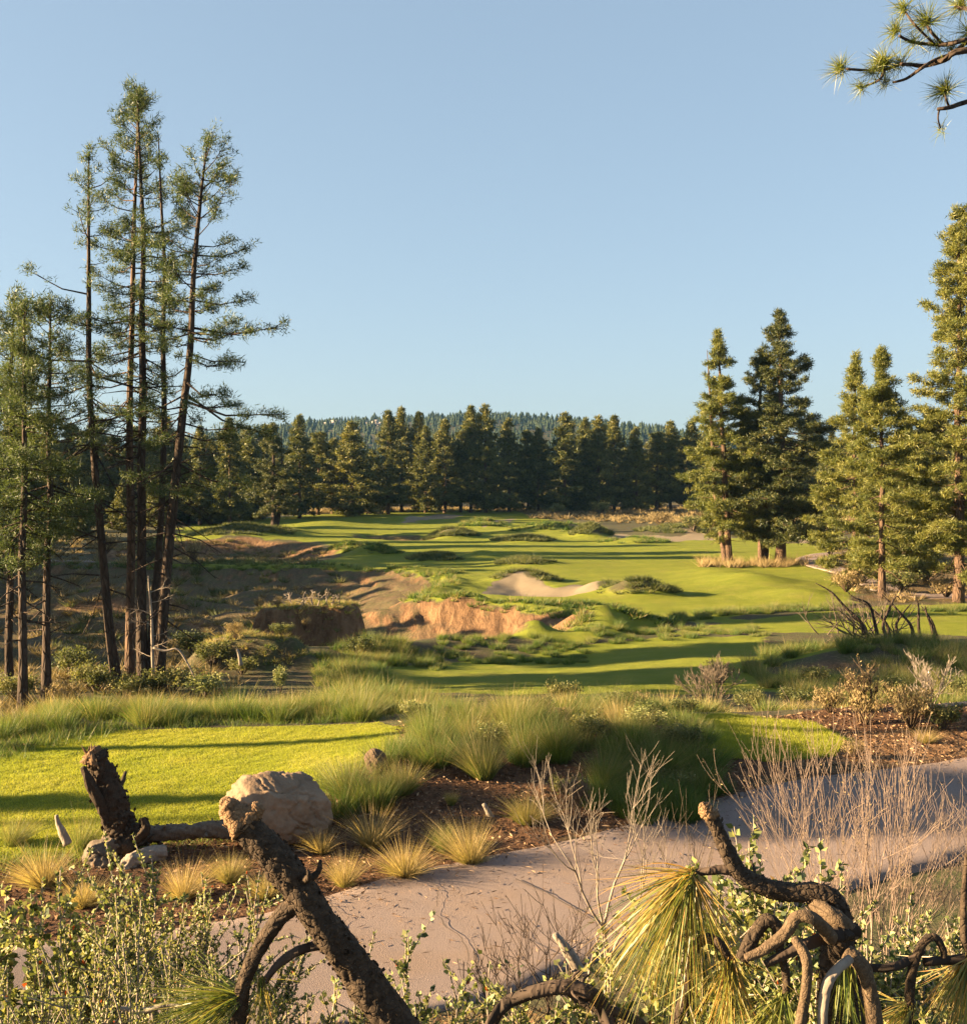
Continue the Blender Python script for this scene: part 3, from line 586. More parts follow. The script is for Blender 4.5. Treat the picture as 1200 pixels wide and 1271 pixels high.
# far wall of pines
protos = []
for i, (Ht, cb, Rad, prof) in enumerate([(18, .08, 4.2, 'cone'), (20, .1, 3.9, 'cone'), (15, .04, 4.4, 'cone'), (18, .2, 3.6, 'column'), (17, .12, 3.9, 'column'), (12, .04, 3.3, 'cone'), (18, .6, 2.7, 'column')]):
    tb, fb, db = pine(seed=700+i, Ht=Ht, cb=cb, Rad=Rad, nb=120, tuft=.85, K=18, W=.17, tr=.28, prof=prof, tufts=12, ragged=.3)
    protos.append((Ht, tb.mesh('trunk', True), fb.mesh('crown')))
    protos[-1][1].materials.append(MT['bark']); protos[-1][2].materials.append(MT['pine_far'])
def far_pine(px, d, top, v, label, group, g, sink=.1, name='pine_tree'):
    Ht, tm, cm = protos[v]; p = gz_(px, d, sink); want = CAMZ-(top-HOR)/FPX*d-p[2]; s = want/Ht
    o = thing(name, label, 'tree', p, group, g.random()*6.28); o.scale = (s*(1.0+.3*g.random()),)*2+(s,)
    for n, me in (('trunk', tm), ('crown', cm)):
        c = bpy.data.objects.new(n, me); COL.objects.link(c); c.parent = o
    return o
g = R(5)
FW = 'dark pine in the dense wall of trees across the far end of the fairway'; FG = 'pines in the far tree wall'
front = [(262, 548, 175, 0), (285, 520, 170, 1), (310, 545, 185, 5), (372, 516, 190, 0), (395, 540, 200, 4), (413, 548, 205, 3), (436, 526, 198, 2), (462, 560, 215, 5), (482, 511, 205, 1), (498, 507, 215, 1), (520, 513, 215, 1), (528, 530, 212, 0), (552, 522, 210, 1),
         (572, 540, 214, 4), (584, 505, 212, 1), (603, 503, 212, 0), (632, 520, 214, 0), (655, 538, 216, 3), (668, 532, 214, 0), (700, 513, 212, 0), (724, 545, 216, 2), (742, 517, 214, 0), (762, 517, 218, 1), (790, 531, 216, 0), (815, 540, 220, 4), (832, 524, 222, 1),
         (858, 524, 222, 1), (880, 530, 226, 0), (1010, 560, 220, 0), (1050, 540, 215, 0)]
special = {436: ('leafy broad pine with a low skirt standing forward of the far wall, left of centre', None), 603: ('tallest pointed pine at the middle of the far tree wall', None), 742: ('wide twin-peaked pine right of centre in the far tree wall', None), 482: ('narrow spire pine left of centre in the far tree wall', None)}
for (px, top, d, v) in front:
    lab, grp = special.get(px, (FW, FG)); far_pine(px, d, top, v, lab, grp, g)
for px in np.arange(-60, 1250, 26):
    d = 238+g.random()*40; far_pine(px+g.normal(0, 6), d, 550+g.normal(0, 14), int(g.integers(0, 6)), FW, FG, g)
for px in np.arange(-40, 1250, 34):
    d = 290+g.random()*60; far_pine(px+g.normal(0, 8), d, 553+g.normal(0, 11), int(g.integers(0, 6)), FW, FG, g)
# left background grove
LB = 'dark pine in the shaded woods behind the tall bare-stemmed group'; LG = 'pines in the left woods'
for (px, top, d, v) in [(-20, 520, 175, 0), (20, 500, 180, 1), (62, 515, 190, 0), (90, 530, 182, 3), (118, 520, 178, 2), (140, 545, 186, 4), (168, 530, 180, 0), (205, 520, 176, 2), (225, 548, 184, 0), (248, 530, 172, 1), (275, 540, 178, 2), (305, 560, 186, 4),
                        (5, 575, 120, 4), (45, 585, 124, 2), (100, 595, 135, 5), (152, 600, 150, 5), (-60, 480, 170, 1), (195, 585, 168, 5), (235, 575, 176, 4)]:
    far_pine(px, d, top, v, LB, LG, g)
for (x, y, hh, v) in [(-18.5, 14.1, 4.2, 0), (-44, 83, 11, 0), (-46, 85.5, 12, 4), (-43, 80.5, 9.5, 0), (-48, 88.5, 13, 2), (-41, 76, 8.5, 0), (-50, 91, 13, 4), (-51, 94, 14, 0), (-37, 54, 16, 6), (-31, 43, 15, 6), (-29, 37, 13, 6), (-57, 101, 21, 3), (-70, 121, 23, 1), (-25, 49, 6, 4), (-28, 48.5, 6.4, 0), (-24, 45, 5.4, 2), (-34, 50, 8, 4), (-31, 46, 7.2, 2), (-27, 42, 5.8, 4), (-55, 100, 14, 0), (-50, 88, 12, 0), (-58, 110, 14, 4), (-62, 122, 14, 0), (-52, 94, 12, 2), (-40, 82, 8.5, 0), (-35, 69, 7, 2), (-31, 55, 6.6, 2), (-52, 96, 19, 4), (-66, 112, 22, 3), (-76, 132, 22, 1), (-88, 150, 22, 3), (-60, 104, 15, 1), (-92, 172, 24, 3), (-27, 47, 5.8, 4), (-30, 51, 6.8, 0), (-26, 54.5, 5.8, 4), (-33, 58, 7.5, 2), (-29, 62, 7, 4), (-38, 66, 7.5, 0), (-36, 73, 7.5, 4), (-42, 78, 8.5, 2), (-45, 86, 10, 4), (-47, 91, 12, 0)]:          # unseen, beyond the left edge: sized to shade the valley, fairway and tee
    Ht, tm, cm = protos[v]; s = hh/Ht; o = thing('pine_tree', 'pine standing beyond the left edge along the valley', 'tree', (x, y, h1(x, y)-.1), 'pines beyond the left edge', x)
    o.scale = (s*1.0, s*1.0, s)
    for n, me in (('trunk', tm), ('crown', cm)):
        c = bpy.data.objects.new(n, me); COL.objects.link(c); c.parent = o

# ------------------------------------------------------------------ wooded ridge and its houses
g = R(9); N = 13000
rx = g.uniform(-560, 600, N); ry = 620+930*g.random(N)
rz = H(rx, ry); b = MB(); hh = g.uniform(3.5, 9.5, N)*np.where(g.random(N) < .06, 1.35, 1); rr = hh*g.uniform(.22, .40, N)
n = 7; a = np.arange(n)*2*np.pi/n
for lo, hi, k in ((.05, .55, 1.0), (.35, .8, .75), (.62, 1.0, .48)):
    ring = np.stack([np.cos(a)[None]*rr[:, None]*k*g.uniform(.6, 1.25, (N, n)), np.sin(a)[None]*rr[:, None]*k*g.uniform(.6, 1.25, (N, n)), hh[:, None]*lo+hh[:, None]*g.uniform(-.05, .05, (N, n))], -1)
    tip = np.stack([np.zeros(N), np.zeros(N), hh*hi], -1)[:, None]
    V = np.concatenate([ring, tip], 1)+np.stack([rx, ry, rz], 1)[:, None]
    i = np.arange(n); f = np.stack([i, (i+1) % n, np.full(n, n)], -1); b.add(V.reshape(-1, 3), (f[None]+(np.arange(N)*(n+1))[:, None, None]).reshape(-1, 3), np.repeat(g.random(N), n+1))
o = b.build('forest', MT['ridge']); tagp(o, 'hazy blue green forest covering the distant ridge', 'forest', None, 'stuff')
def box(b, x0, x1, y0, y1, z0, z1):
    V = [(x, y, z) for z in (z0, z1) for y in (y0, y1) for x in (x0, x1)]
    b.add(V, np.array([[0, 2, 3, 1], [4, 5, 7, 6], [0, 1, 5, 4], [2, 6, 7, 3], [0, 4, 6, 2], [1, 3, 7, 5]]))
wb, rb = MB(), MB(); box(wb, -6, 6, -5, 5, -3, 5)
wb.add([(-6, -5, 5), (-6, 5, 5), (-6, 0, 8), (6, -5, 5), (6, 5, 5), (6, 0, 8)], [np.array([[0, 1, 2], [3, 5, 4]])])
rb.add([(-6.6, -5.8, 4.7), (6.6, -5.8, 4.7), (6.6, 0, 8.4), (-6.6, 0, 8.4), (-6.6, 5.8, 4.7), (6.6, 5.8, 4.7), (-6.6, -5.8, 4.4), (6.6, -5.8, 4.4), (6.6, 0, 8.1), (-6.6, 0, 8.1), (-6.6, 5.8, 4.4), (6.6, 5.8, 4.4)],
       np.array([[0, 1, 2, 3], [3, 2, 5, 4], [7, 6, 9, 8], [8, 9, 10, 11], [0, 6, 7, 1], [4, 5, 11, 10], [0, 3, 9, 6], [3, 4, 10, 9], [1, 7, 8, 2], [2, 8, 11, 5]]))
hr = None
for (px, py, d) in [(411, 530, 1050), (418, 526, 1080), (455, 523, 1090), (458, 530, 1060), (467, 522, 1100), (472, 524, 1080), (476, 526, 1060), (488, 529, 1050), (660, 533, 1050), (697, 532, 1060), (682, 534, 1040)]:
    x, y = D(px, d); z = CAMZ-(py-HOR)/FPX*d-4
    if hr is None:
        hr = thing('hillside_house', 'pale house among the trees on the distant ridge', 'house', (x, y, z), 'houses on the distant ridge', .3)
        wb.build('wall', MT['wall'], hr); rb.build('roof', MT['roof'], hr)
    else: dup(hr, (x, y, z), g.random()*3, .5+.4*g.random())

# ------------------------------------------------------------------ grasses and brush
def scatter(poly, n, g, keep=None):
    P = np.asarray(poly); lo, hi = P.min(0), P.max(0); out = np.zeros((0, 2))
    while len(out) < n:
        q = lo+(hi-lo)*g.random((n*3+50, 2)); q = q[sdpoly(q[:, 0], q[:, 1], P) < 0]
        if keep is not None: q = q[keep(q[:, 0], q[:, 1])]
        out = np.vstack([out, q])
    out = out[:n]; return np.column_stack([out, H(out[:, 0], out[:, 1])])
def clump(b, P, h, r, nbl, tint, W, g, sg=2, spread=.55, tipt=.22, sink=.03):
    P = np.asarray(P, float); N = len(P); h = np.broadcast_to(h, N); r = np.broadcast_to(r, N); tint = np.broadcast_to(tint, N)
    i = np.repeat(np.arange(N), nbl); M = len(i); a = g.random(M)*2*np.pi; q = np.sqrt(g.random(M))
    o = np.stack([np.cos(a)*q, np.sin(a)*q, 0*a], 1); wind = np.array([.10, .02, 0])
    d = o*spread*(.5+.7*g.random(M))[:, None]+g.normal(0, .19, (M, 3))+wind+(g.normal(0, .16, (N, 3))*np.array([1, 1, 0]))[i]; d[:, 2] = 1
    hl = h[i]*(.35+.7*g.random(M)**.8); sd = g.random(M) < .10; hl = np.where(sd, hl*1.3, hl)*(.8+.4*g.random(N))[i]
    bend = o*(hl*spread*.75*g.random(M))[:, None]; bend[:, 2] = -hl*.18*q*g.random(M)
    B = P[i]+o*(r[i]*.6)[:, None]; B[:, 2] -= sink
    blades(b, B, d, hl, W*(.7+.6*g.random(M)), bend, g, sg, np.clip(tint[i]+g.normal(0, .11, M)+np.where(sd, .3, 0), 0, 1), tipt)
def stuff(b, name, mat, label, cat):
    o = b.build(name, MT[mat]); return tagp(o, label, cat, None, 'stuff')
g = R(21)
# turf of the tee and of the strip beside the path
b = MB(); Pt = scatter([p for p in [Wp(*q, .2) for q in [(-90, 945), (60, 910), (130, 897), (300, 892), (470, 892), (500, 905), (482, 950), (445, 970), (395, 987), (300, 1012), (200, 1030), (100, 1042), (-90, 1052)]]], 270000, g)
blades(b, Pt, np.array([0, 0, 1.])+g.normal(0, .5, Pt.shape), .015+.016*g.random(len(Pt)), .006, np.zeros_like(Pt), g, 0, np.clip(.5+.5*vnoise(Pt[:, 0]*1.5, Pt[:, 1]*1.5, 3)+g.normal(0, .13, len(Pt)), 0, 1), .1)
Pt = scatter([Wp(*q, .05) for q in [(840, 900), (900, 893), (1010, 903), (1050, 925), (1035, 950), (960, 968), (890, 970), (850, 950)]], 60000, g)
blades(b, Pt, np.array([0, 0, 1.])+g.normal(0, .5, Pt.shape), .04+.05*g.random(len(Pt)), .008, np.zeros_like(Pt), g, 0, np.clip(.45+g.normal(0, .2, len(Pt)), 0, 1), .1)
stuff(b, 'grass', 'turf', 'short mown grass of the tee and the strip beside the path', 'grass')
b = MB()                                          # ragged longer grass at the edges of the tee
edge = np.array([Wp(*q, .2) for q in [(-80, 945), (0, 926), (60, 910), (130, 896), (300, 890), (470, 890)]]); t = g.random(700)*(len(edge)-1.001); k = t.astype(int); q = edge[k]+(edge[k+1]-edge[k])*(t-k)[:, None]+np.column_stack([g.normal(0, .3, 700), np.abs(g.normal(.2, .35, 700))])
clump(b, np.column_stack([q, H(q[:, 0], q[:, 1])]), g.uniform(.1, .28, 700), .15, 16, .25, .010, g, 1)
edge = np.array([Wp(*q, .15) for q in [(-60, 1060), (60, 1045), (100, 1042), (200, 1030), (300, 1014), (395, 990), (440, 972), (480, 950)]]); t = g.random(420)*(len(edge)-1.001); k = t.astype(int); q = edge[k]+(edge[k+1]-edge[k])*(t-k)[:, None]+np.column_stack([g.normal(0, .25, 420), -np.abs(g.normal(.15, .25, 420))])
clump(b, np.column_stack([q, H(q[:, 0], q[:, 1])]), g.uniform(.08, .25, 420), .12, 16, .3, .008, g, 1)
stuff(b, 'rough_grass', 'fescue', 'ragged longer grass fringing the mown tee', 'grass')
# bark mulch
b = MB(); Pm = scatter(MULCH, 26000, g, lambda x, y: (sdpoly(x, y, TEE) > 0) & (sdpoly(x, y, STRIP) > 0) & (np.abs(x) < 12) & (y < 22)); Pm[:, 2] += .012
n_ = len(Pm); leaves(b, Pm, g.normal(0, 1, (n_, 3))*[1, 1, .35], g.uniform(.03, .11, n_), g.uniform(.012, .03, n_), g, g.random(n_))
stuff(b, 'bark_mulch', 'chips', 'dark brown bark chips covering the bank above the path', 'mulch')
# tall fescue in masses
b = MB()
row = [Wp(*p, .15) for p in [(-120, 893), (0, 884), (130, 876), (300, 872), (470, 872), (490, 886), (470, 891), (300, 889), (130, 894), (0, 915), (-120, 935)]]
P = scatter(row, 120, g); P = P[vnoise(P[:, 0]*.7, P[:, 1]*.4, 91) > -.16]; clump(b, P, g.uniform(.3, .68, len(P)), .3, 420, g.uniform(.08, .4, len(P)), .0055, g)
hum = [Wp(*p, .35) for p in [(405, 985), (470, 962), (500, 925), (520, 890), (600, 872), (700, 862), (830, 868), (880, 900), (880, 965), (820, 985), (760, 960), (690, 945), (640, 955), (560, 950), (520, 985), (450, 1002)]]
P = scatter(hum, 185, g); P = P[vnoise(P[:, 0]*.9, P[:, 1]*.7, 95) > -.17]; clump(b, P, g.uniform(.2, .72, len(P))*(1-.45*smooth(1.8, 3.2, P[:, 0])), .26, 520, np.clip(g.normal(.24, .17, len(P)), .0, .8), .0042, g)
P = scatter([Wp(*p, .25) for p in [(735, 952), (870, 930), (912, 960), (880, 995), (815, 1008), (735, 990)]], 46, g); clump(b, P, g.uniform(.28, .55, len(P)), .26, 480, g.uniform(.0, .28, len(P)), .0045, g)
stuff(b, 'tall_grass', 'fescue', 'tall green fescue massed along the tee and over the hummock by the path', 'grass')
b = MB()
for poly, n_, hlo, hhi, tl, th in (
    ([D(*p) for p in [(640, 22), (830, 22), (1060, 23), (1080, 30), (960, 31), (700, 30), (620, 27)]], 130, .2, .5, .2, .85),
    ([D(*p) for p in [(470, 20.6), (860, 20.4), (890, 23.5), (470, 23.5)]], 110, .15, .42, .0, .5),
    ([D(*p) for p in [(395, 27), (560, 25), (575, 30), (520, 36), (430, 36), (400, 31)]], 120, .4, .85, .05, .35),
    ([D(*p) for p in [(385, 37), (520, 37), (530, 46), (480, 49), (440, 47), (400, 44)]], 170, .3, .7, .0, .35),
    ([D(*p) for p in [(560, 46), (720, 45), (740, 48.5), (690, 50), (560, 50), (480, 47), (470, 40), (520, 38)]], 130, .2, .42, .0, .25),
    ([D(*p) for p in [(925, 40), (960, 36), (1090, 31), (1330, 30), (1330, 44), (1100, 44), (950, 45)]], 330, .4, .85, .05, .45),
    ([D(*p) for p in [(700, 49), (850, 50), (950, 51), (960, 54), (850, 55), (720, 52)]], 80, .2, .45, .0, .3),
    ([D(*p) for p in [(840, 56), (900, 60), (1060, 62), (1060, 64.5), (900, 63), (830, 59)]], 100, .3, .55, .05, .3),
    ([D(*p) for p in [(1080, 58), (1250, 60), (1250, 63), (1100, 62)]], 60, .3, .6, .1, .3),
    ([D(*p) for p in [(40, 22.5), (470, 22), (430, 27), (250, 29), (40, 30)]], 150, .3, .55, .15, .6)):
    P = scatter(poly, n_, g); P = P[(vnoise(P[:, 0]*.4, P[:, 1]*.4, 97) > -.2) & (gaus(P[:, 0], P[:, 1], 11.6, 39.2, 1.9, 1.5) < .35)]
    clump(b, P, g.uniform(hlo, hhi, len(P)), .32, 230, g.uniform(tl, th, len(P)), .010, g)
stuff(b, 'tall_grass', 'fescue', 'rough fescue covering the mounds between the near bench and the lower lawns', 'grass')
# grass lips of the bunkers, canyon rim and mounds
b = MB(); bs = MB()
Cn = np.array(CANYON); q = []
for i in range(4, len(Cn)-1):
    a0, a1 = Cn[i], Cn[(i+1) % len(Cn)]; m = int(np.linalg.norm(a1-a0)*5); t = g.random(m)[:, None]; q.append(a0+(a1-a0)*t+g.normal(0, .55, (m, 2)))
q = np.vstack(q); q = q[(sdpoly(q[:, 0], q[:, 1], CANYON) > -.25) & (q[:, 1] > 52)]
clump(b, np.column_stack([q, H(q[:, 0], q[:, 1])]), g.uniform(.25, .55, len(q)), .35, 44, g.uniform(.1, .55, len(q)), .035, g, 1, .7)
for (cx, cy, rx, ry, hh, veg) in _MB:
    if not veg: continue
    m = int(min(26*rx*ry, 330)); a_ = g.random(m)*6.28; s_ = np.sqrt(g.random(m))*(1.0 if veg == 2 else 1.1)
    x, y = cx+np.cos(a_)*s_*rx, cy+np.sin(a_)*s_*ry*.8; k = vnoise(x*.5, y*.5, 61) > (-.25 if veg == 2 else -.05); x, y = x[k], y[k]
    k = (sdpoly(x, y, BUNKER) > .2) & (sdpoly(x, y, CANYON) > 0); x, y = x[k], y[k]
    sc_ = 1+max(0, cy-80)/120
    clump(bs if veg == 2 else b, np.column_stack([x, y, H(x, y)]), g.uniform(.2, .45, len(x))*sc_, .35, 34, g.uniform(.0, .6, len(x)), .045*sc_, g, 1, .9, .1)
for (M_, tt) in ((M1, (.3, .9)), (M2, (.3, .9))):
    a_ = g.random(190)*6.28; s_ = np.sqrt(g.random(190))*.8; x, y = M_[0]+np.cos(a_)*s_*M_[2], M_[1]+np.sin(a_)*s_*M_[3]
    clump(b, np.column_stack([x, y, H(x, y)]), g.uniform(.12, .32, 190), .2, 30, g.uniform(*tt, 190), .02, g, 1, .8)
stuff(b, 'rim_grass', 'fescue', 'shaggy grass lips along the bunkers, mounds and eroded banks', 'grass')
for poly_, n_ in (([D(*p) for p in [(60, 52), (300, 54), (420, 60), (450, 80), (420, 87), (100, 89)]], 520), ([D(*p) for p in [(150, 88), (430, 88), (400, 96), (150, 97)]], 160), ([D(*p) for p in [(160, 98), (395, 98), (400, 122), (300, 130), (160, 126)]], 200)):  # more tufts in the valley, added to deepen its shade
    P = scatter(poly_, n_, g); P = P[vnoise(P[:, 0]*.3, P[:, 1]*.3, 71) > -.12]; clump(bs, P, g.uniform(.25, .75, len(P)), .45, 40, g.uniform(.0, .7, len(P)), .05, g, 1, .9, .1)
stuff(bs, 'heath', 'sage', 'dark low brush tufts capping the fairway mounds and filling the valley', 'brush')
# scrub flats: canyon floor, far strip, woods floor
b = MB()
for poly, n_, hlo, hhi, W in (
    ([D(*p) for p in [(60, 48), (420, 52), (440, 84), (60, 88)]], 420, .2, .55, .05), ([D(*p) for p in [(150, 97), (390, 97), (415, 115), (300, 130), (150, 126)]], 420, .3, .6, .06),
    ([D(*p) for p in [(300, 205), (480, 205), (480, 225), (300, 228)]], 330, .5, 1.1, .12), ([D(*p) for p in [(660, 190), (1060, 150), (1060, 225), (640, 228)]], 1100, .4, 1.1, .12),
    ([D(*p) for p in [(-40, 60), (230, 60), (240, 130), (-40, 130)]], 420, .3, .8, .07), ([D(*p) for p in [(1000, 100), (1075, 66), (1260, 64), (1260, 120), (1040, 125)]], 330, .25, .7, .06),
    ([D(*p) for p in [(-60, 30), (210, 31), (300, 36), (280, 46), (-60, 50)]], 260, .25, .6, .03), ([D(*p) for p in [(480, 215), (660, 215), (660, 229), (480, 229)]], 260, .4, .8, .12)):
    P = scatter(poly, n_, g); clump(b, P, g.uniform(hlo, hhi, n_), .35, 34, np.clip(g.normal(.45, .25, n_), 0, 1), W, g, 1, 1.0, .15)
P = scatter([D(*p) for p in [(868, 92), (1005, 93), (1005, 96.5), (868, 97)]], 120, g); clump(b, P, g.uniform(.5, 1.1, 120), .3, 40, g.uniform(.6, 1, 120), .04, g, 1, .7)
P = scatter([(1.9, 7.0), (2.6, 9.4), (8.5, 13.6), (9, 5), (3.5, 4.5)], 260, g); clump(b, P, g.uniform(.10, .34, 260), .22, 60, g.uniform(.2, .9, 260), .007, g, 2, .9, .1)
P = scatter([(-7, 7.2), (-6.5, 5), (-2, 4.6), (1.5, 6.5), (.8, 9.2), (-3, 7.4)], 120, g); clump(b, P, g.uniform(.08, .25, 120), .18, 50, g.uniform(.2, .9, 120), .006, g, 2, .9, .1)
stuff(b, 'brush', 'drybrush', 'low dry scrub dotting the valley floor and the flats before the woods', 'brush')

# distinct bunches of straw coloured grass on the mulch
pro = []
for s_ in range(4):
    b = MB(); gg = R(400+s_); clump(b, [[0, 0, 0]], 1.0, .24, 700, .86, .007, gg, 3, .8, .1); clump(b, [[0, 0, 0]], .6, .28, 350, .62, .007, gg, 2, 1.0, .1); me = b.mesh('bunch_grass'); me.materials.append(MT['fescue']); pro.append(me)
progreen = []
for s_ in range(3):
    b = MB(); gg = R(440+s_); clump(b, [[0, 0, 0]], 1.0, .28, 900, .36, .0065, gg, 3, .62, .35); me = b.mesh('bunch_grass'); me.materials.append(MT['fescue']); progreen.append(me)
def bunch(px, py, hpx, label, green=False, wide=1.0, v=None):
    p = on_ground(px, py); hh = hpx*(.74 if green else .92)*p[1]/FPX; me = (progreen if green else pro)[(v if v is not None else int(px)) % (3 if green else 4)]
    o = bpy.data.objects.new('bunch_grass', me); COL.objects.link(o); o.location = p; o.rotation_euler = (0, 0, px*1.7); o.scale = (hh*wide, hh*wide, hh)
    return tagp(o, label, 'grass clump', 'bunch grasses on the mulch bank', 'thing')
for a_ in [(655, 1022, 55, 'yellow straw clump high on the mulch, near the bare grey shrub', False, 1.1), (503, 1088, 56, 'brightest pale straw clump at the edge of the path', False, 1.25), (584, 1072, 62, 'tan straw clump with a greenish left side on the mulch', False, 1.0),
           (552, 1058, 48, 'greenish yellow clump touching the tan straw one', True, .9), (428, 1100, 44, 'small pale clump at the path edge below the boulder', False, 1.0), (400, 1060, 40, 'thin dry clump at the foot of the boulder', False, .9), (462, 1050, 62, 'grey green wispy clump right of the boulder', False, 1.0),
           (560, 1000, 32, 'small sparse green clump on bare mulch', True, .8), (285, 1095, 50, 'dry clump left of the leaning broken branch', False, 1.0), (330, 1115, 40, 'low orange straw clump behind the leaning broken branch', False, 1.3), (228, 1115, 50, 'dry straw clump among the leafy twigs', False, 1.2),
           (55, 1100, 58, 'olive dry clump near the left edge', False, 1.2), (100, 1060, 66, 'tall wispy clump behind the upright stump', True, .8), (15, 1050, 50, 'dark green clump at the left edge of the tee', True, 1.2), (105, 1125, 50, 'low reddish straw clump below the stump root', False, 1.3),
           (600, 965, 80, 'big green fescue clump on top of the hummock', True, 1.2), (430, 990, 72, 'green fescue clump leaning over the boulder', True, 1.2), (500, 985, 72, 'green fescue clump in front of the small brown stone', True, 1.1), (690, 935, 66, 'bright fescue clump above the bare grey shrub', True, 1.2),
           (750, 975, 70, 'shaded fescue clump right of the hummock top', True, 1.3), (820, 960, 66, 'dark fescue clump in the hummock shade', True, 1.3), (870, 985, 44, 'dark clump at the shaded edge of the path', True, 1.3), (1150, 922, 22, 'low pale clump on the orange dirt strip', False, 1.5),
           (640, 905, 60, 'sunlit fescue clump on the crest of the hummock', True, 1.3), (560, 905, 52, 'sunlit fescue clump behind the small brown stone', True, 1.2), (410, 880, 52, 'tall fescue clump at the right end of the row behind the tee', True, 1.5), (170, 890, 50, 'bright feathery clump at the back corner of the tee', True, 1.5),
           (20, 905, 46, 'fescue clump at the far left of the row behind the tee', True, 1.6)]:
    bunch(*a_)

# leafy and dry bushes further off
def bush(seed, leafL, leafW, n, upright=.5, nst=22):
    gg = R(seed); sb, lb = MB(), MB()
    a_ = gg.random(nst)*6.28; sp = gg.random(nst)**.6*.55; tip = np.stack([np.cos(a_)*sp, np.sin(a_)*sp, .55+.45*gg.random(nst)], 1); mid = tip*[.45, .45, .5]
    z0 = np.zeros((nst, 3)); segs(sb, z0, mid, .02, .014, 3); segs(sb, mid, tip, .014, .005, 3)
    i = gg.integers(0, nst, n); s_ = .25+.8*gg.random(n)**.6; p = mid[i]+(tip-mid)[i]*s_[:, None]+gg.normal(0, .085, (n, 3)); p[:, 2] = np.maximum(p[:, 2], .02)
    leaves(lb, p, rdir(gg, n)+np.array([0, 0, upright]), leafL*(.6+.8*gg.random(n)), leafW*(.7+.6*gg.random(n)), gg, np.clip(np.repeat(gg.random(nst), 1)[i]*.6+gg.random(n)*.4, 0, 1))
    return sb.mesh('stem', True), lb.mesh('foliage')
kinds = {}
for kn, mt, st_, args in (('sage', 'sage', 'twig', (1, .10, .045, 1500, .6)), ('sage2', 'sage', 'twig', (2, .09, .04, 1700, .9)), ('dry', 'drybrush', 'twig_tan', (3, .12, .03, 1100, 1.2)), ('dry2', 'drybrush', 'twig_tan', (4, .10, .03, 900, 1.5)), ('green', 'manz', 'twig', (5, .09, .05, 1500, .5))):
    sm, lm = bush(*args); sm.materials.append(MT[st_]); lm.materials.append(MT[mt]); kinds[kn] = (sm, lm)
def put_bush(kn, px, py, hpx, label, group, wide=1.0, name='shrub'):
    p = on_ground(px, py); hh = hpx*p[1]/FPX; p[2] -= .04
    o = thing(name, label, 'shrub', p, group, px*2.3); o.scale = (hh*wide, hh*wide, hh)
    for n, me in (('stem', kinds[kn][0]), ('foliage', kinds[kn][1])):
        c = bpy.data.objects.new(n, me); COL.objects.link(c); c.parent = o
    return o
LBK = 'shrubs on the bank left of the valley'
for kn, px, py, hp, lab, wd in [('sage', 90, 842, 46, 'yellow green shrub between the slender and the tall pines', 1.2), ('sage2', 118, 862, 48, 'olive shrub at the foot of the left tall pine', 1.3), ('dry', 80, 876, 36, 'brown dry shrub behind the fescue row', 1.4), ('sage', 238, 812, 34, 'sunlit yellow shrub right of the leaning pine', 1.4),
      ('sage2', 262, 828, 36, 'sunlit shrub on the bank below the yellow one', 1.3), ('dry', 292, 792, 24, 'pale dry shrub on the bank top before the mound', 1.2), ('sage', 350, 790, 20, 'low yellow shrub on the near earth mound', 1.6), ('dry2', 378, 784, 22, 'wispy dry shrub on the near earth mound', .9), ('dry', 322, 757, 18, 'feathery dry shrub at the left end of the far earth mound', 1.0),
      ('dry2', 345, 755, 17, 'second feathery dry shrub on the far earth mound', 1.0), ('sage2', 210, 862, 40, 'dark shrub at the foot of the leaning pine', 1.7), ('green', 255, 866, 36, 'dark leafy shrub behind the fescue row', 1.6), ('sage', 160, 866, 34, 'olive shrub directly below the tallest pine', 1.5), ('sage2', 20, 870, 40, 'olive shrub under the slender pines', 1.5),
      ('sage', 300, 838, 26, 'yellowish shrub in front of the near earth mound', 1.6), ('green', 348, 862, 42, 'slim leafy sprig before the near earth mound', .5), ('sage', 448, 815, 30, 'shrub at the foot of the near earth mound', 1.4)]:
    put_bush(kn, px, py, hp*.8, lab, LBK, wd)
RB = 'shrubs on the rough right of the hummock'
for kn, px, py, hp, lab, wd in [('dry', 1130, 905, 72, 'large tan dry shrub right of the second lawn', 1.2), ('dry2', 1075, 900, 60, 'reddish dry shrub at the right end of the second lawn', 1.0), ('sage2', 1170, 905, 46, 'grey green shrub behind the orange dirt', 1.4), ('sage', 1190, 870, 40, 'olive shrub at the right edge above the dirt', 1.4), ('sage', 985, 880, 34, 'olive shrub behind the second lawn', 1.6),
      ('sage2', 930, 882, 36, 'grey green shrub left behind the second lawn', 1.5), ('dry', 1030, 885, 44, 'brown twiggy shrub behind the second lawn', 1.3), ('dry2', 895, 850, 40, 'wispy dark shrub sticking up before the lower lawn', 1.3), ('sage', 850, 888, 30, 'low olive shrub on the hummock back slope', 1.6), ('dry', 790, 882, 32, 'tan dry shrub on the hummock back slope', 1.3),
      ('sage2', 700, 874, 40, 'grey shrub on the crest before the lower lawn', 1.5), ('sage', 1100, 870, 40, 'yellow green shrub below the dead tangle', 1.5), ('sage', 1010, 850, 30, 'dark shrub at the corner of the lower lawn', 1.8), ('dry', 1060, 940, 30, 'low brown shrub at the edge of the orange dirt', 1.4)]:
    put_bush(kn, px, py, hp*.72, lab, RB, wd*.9)
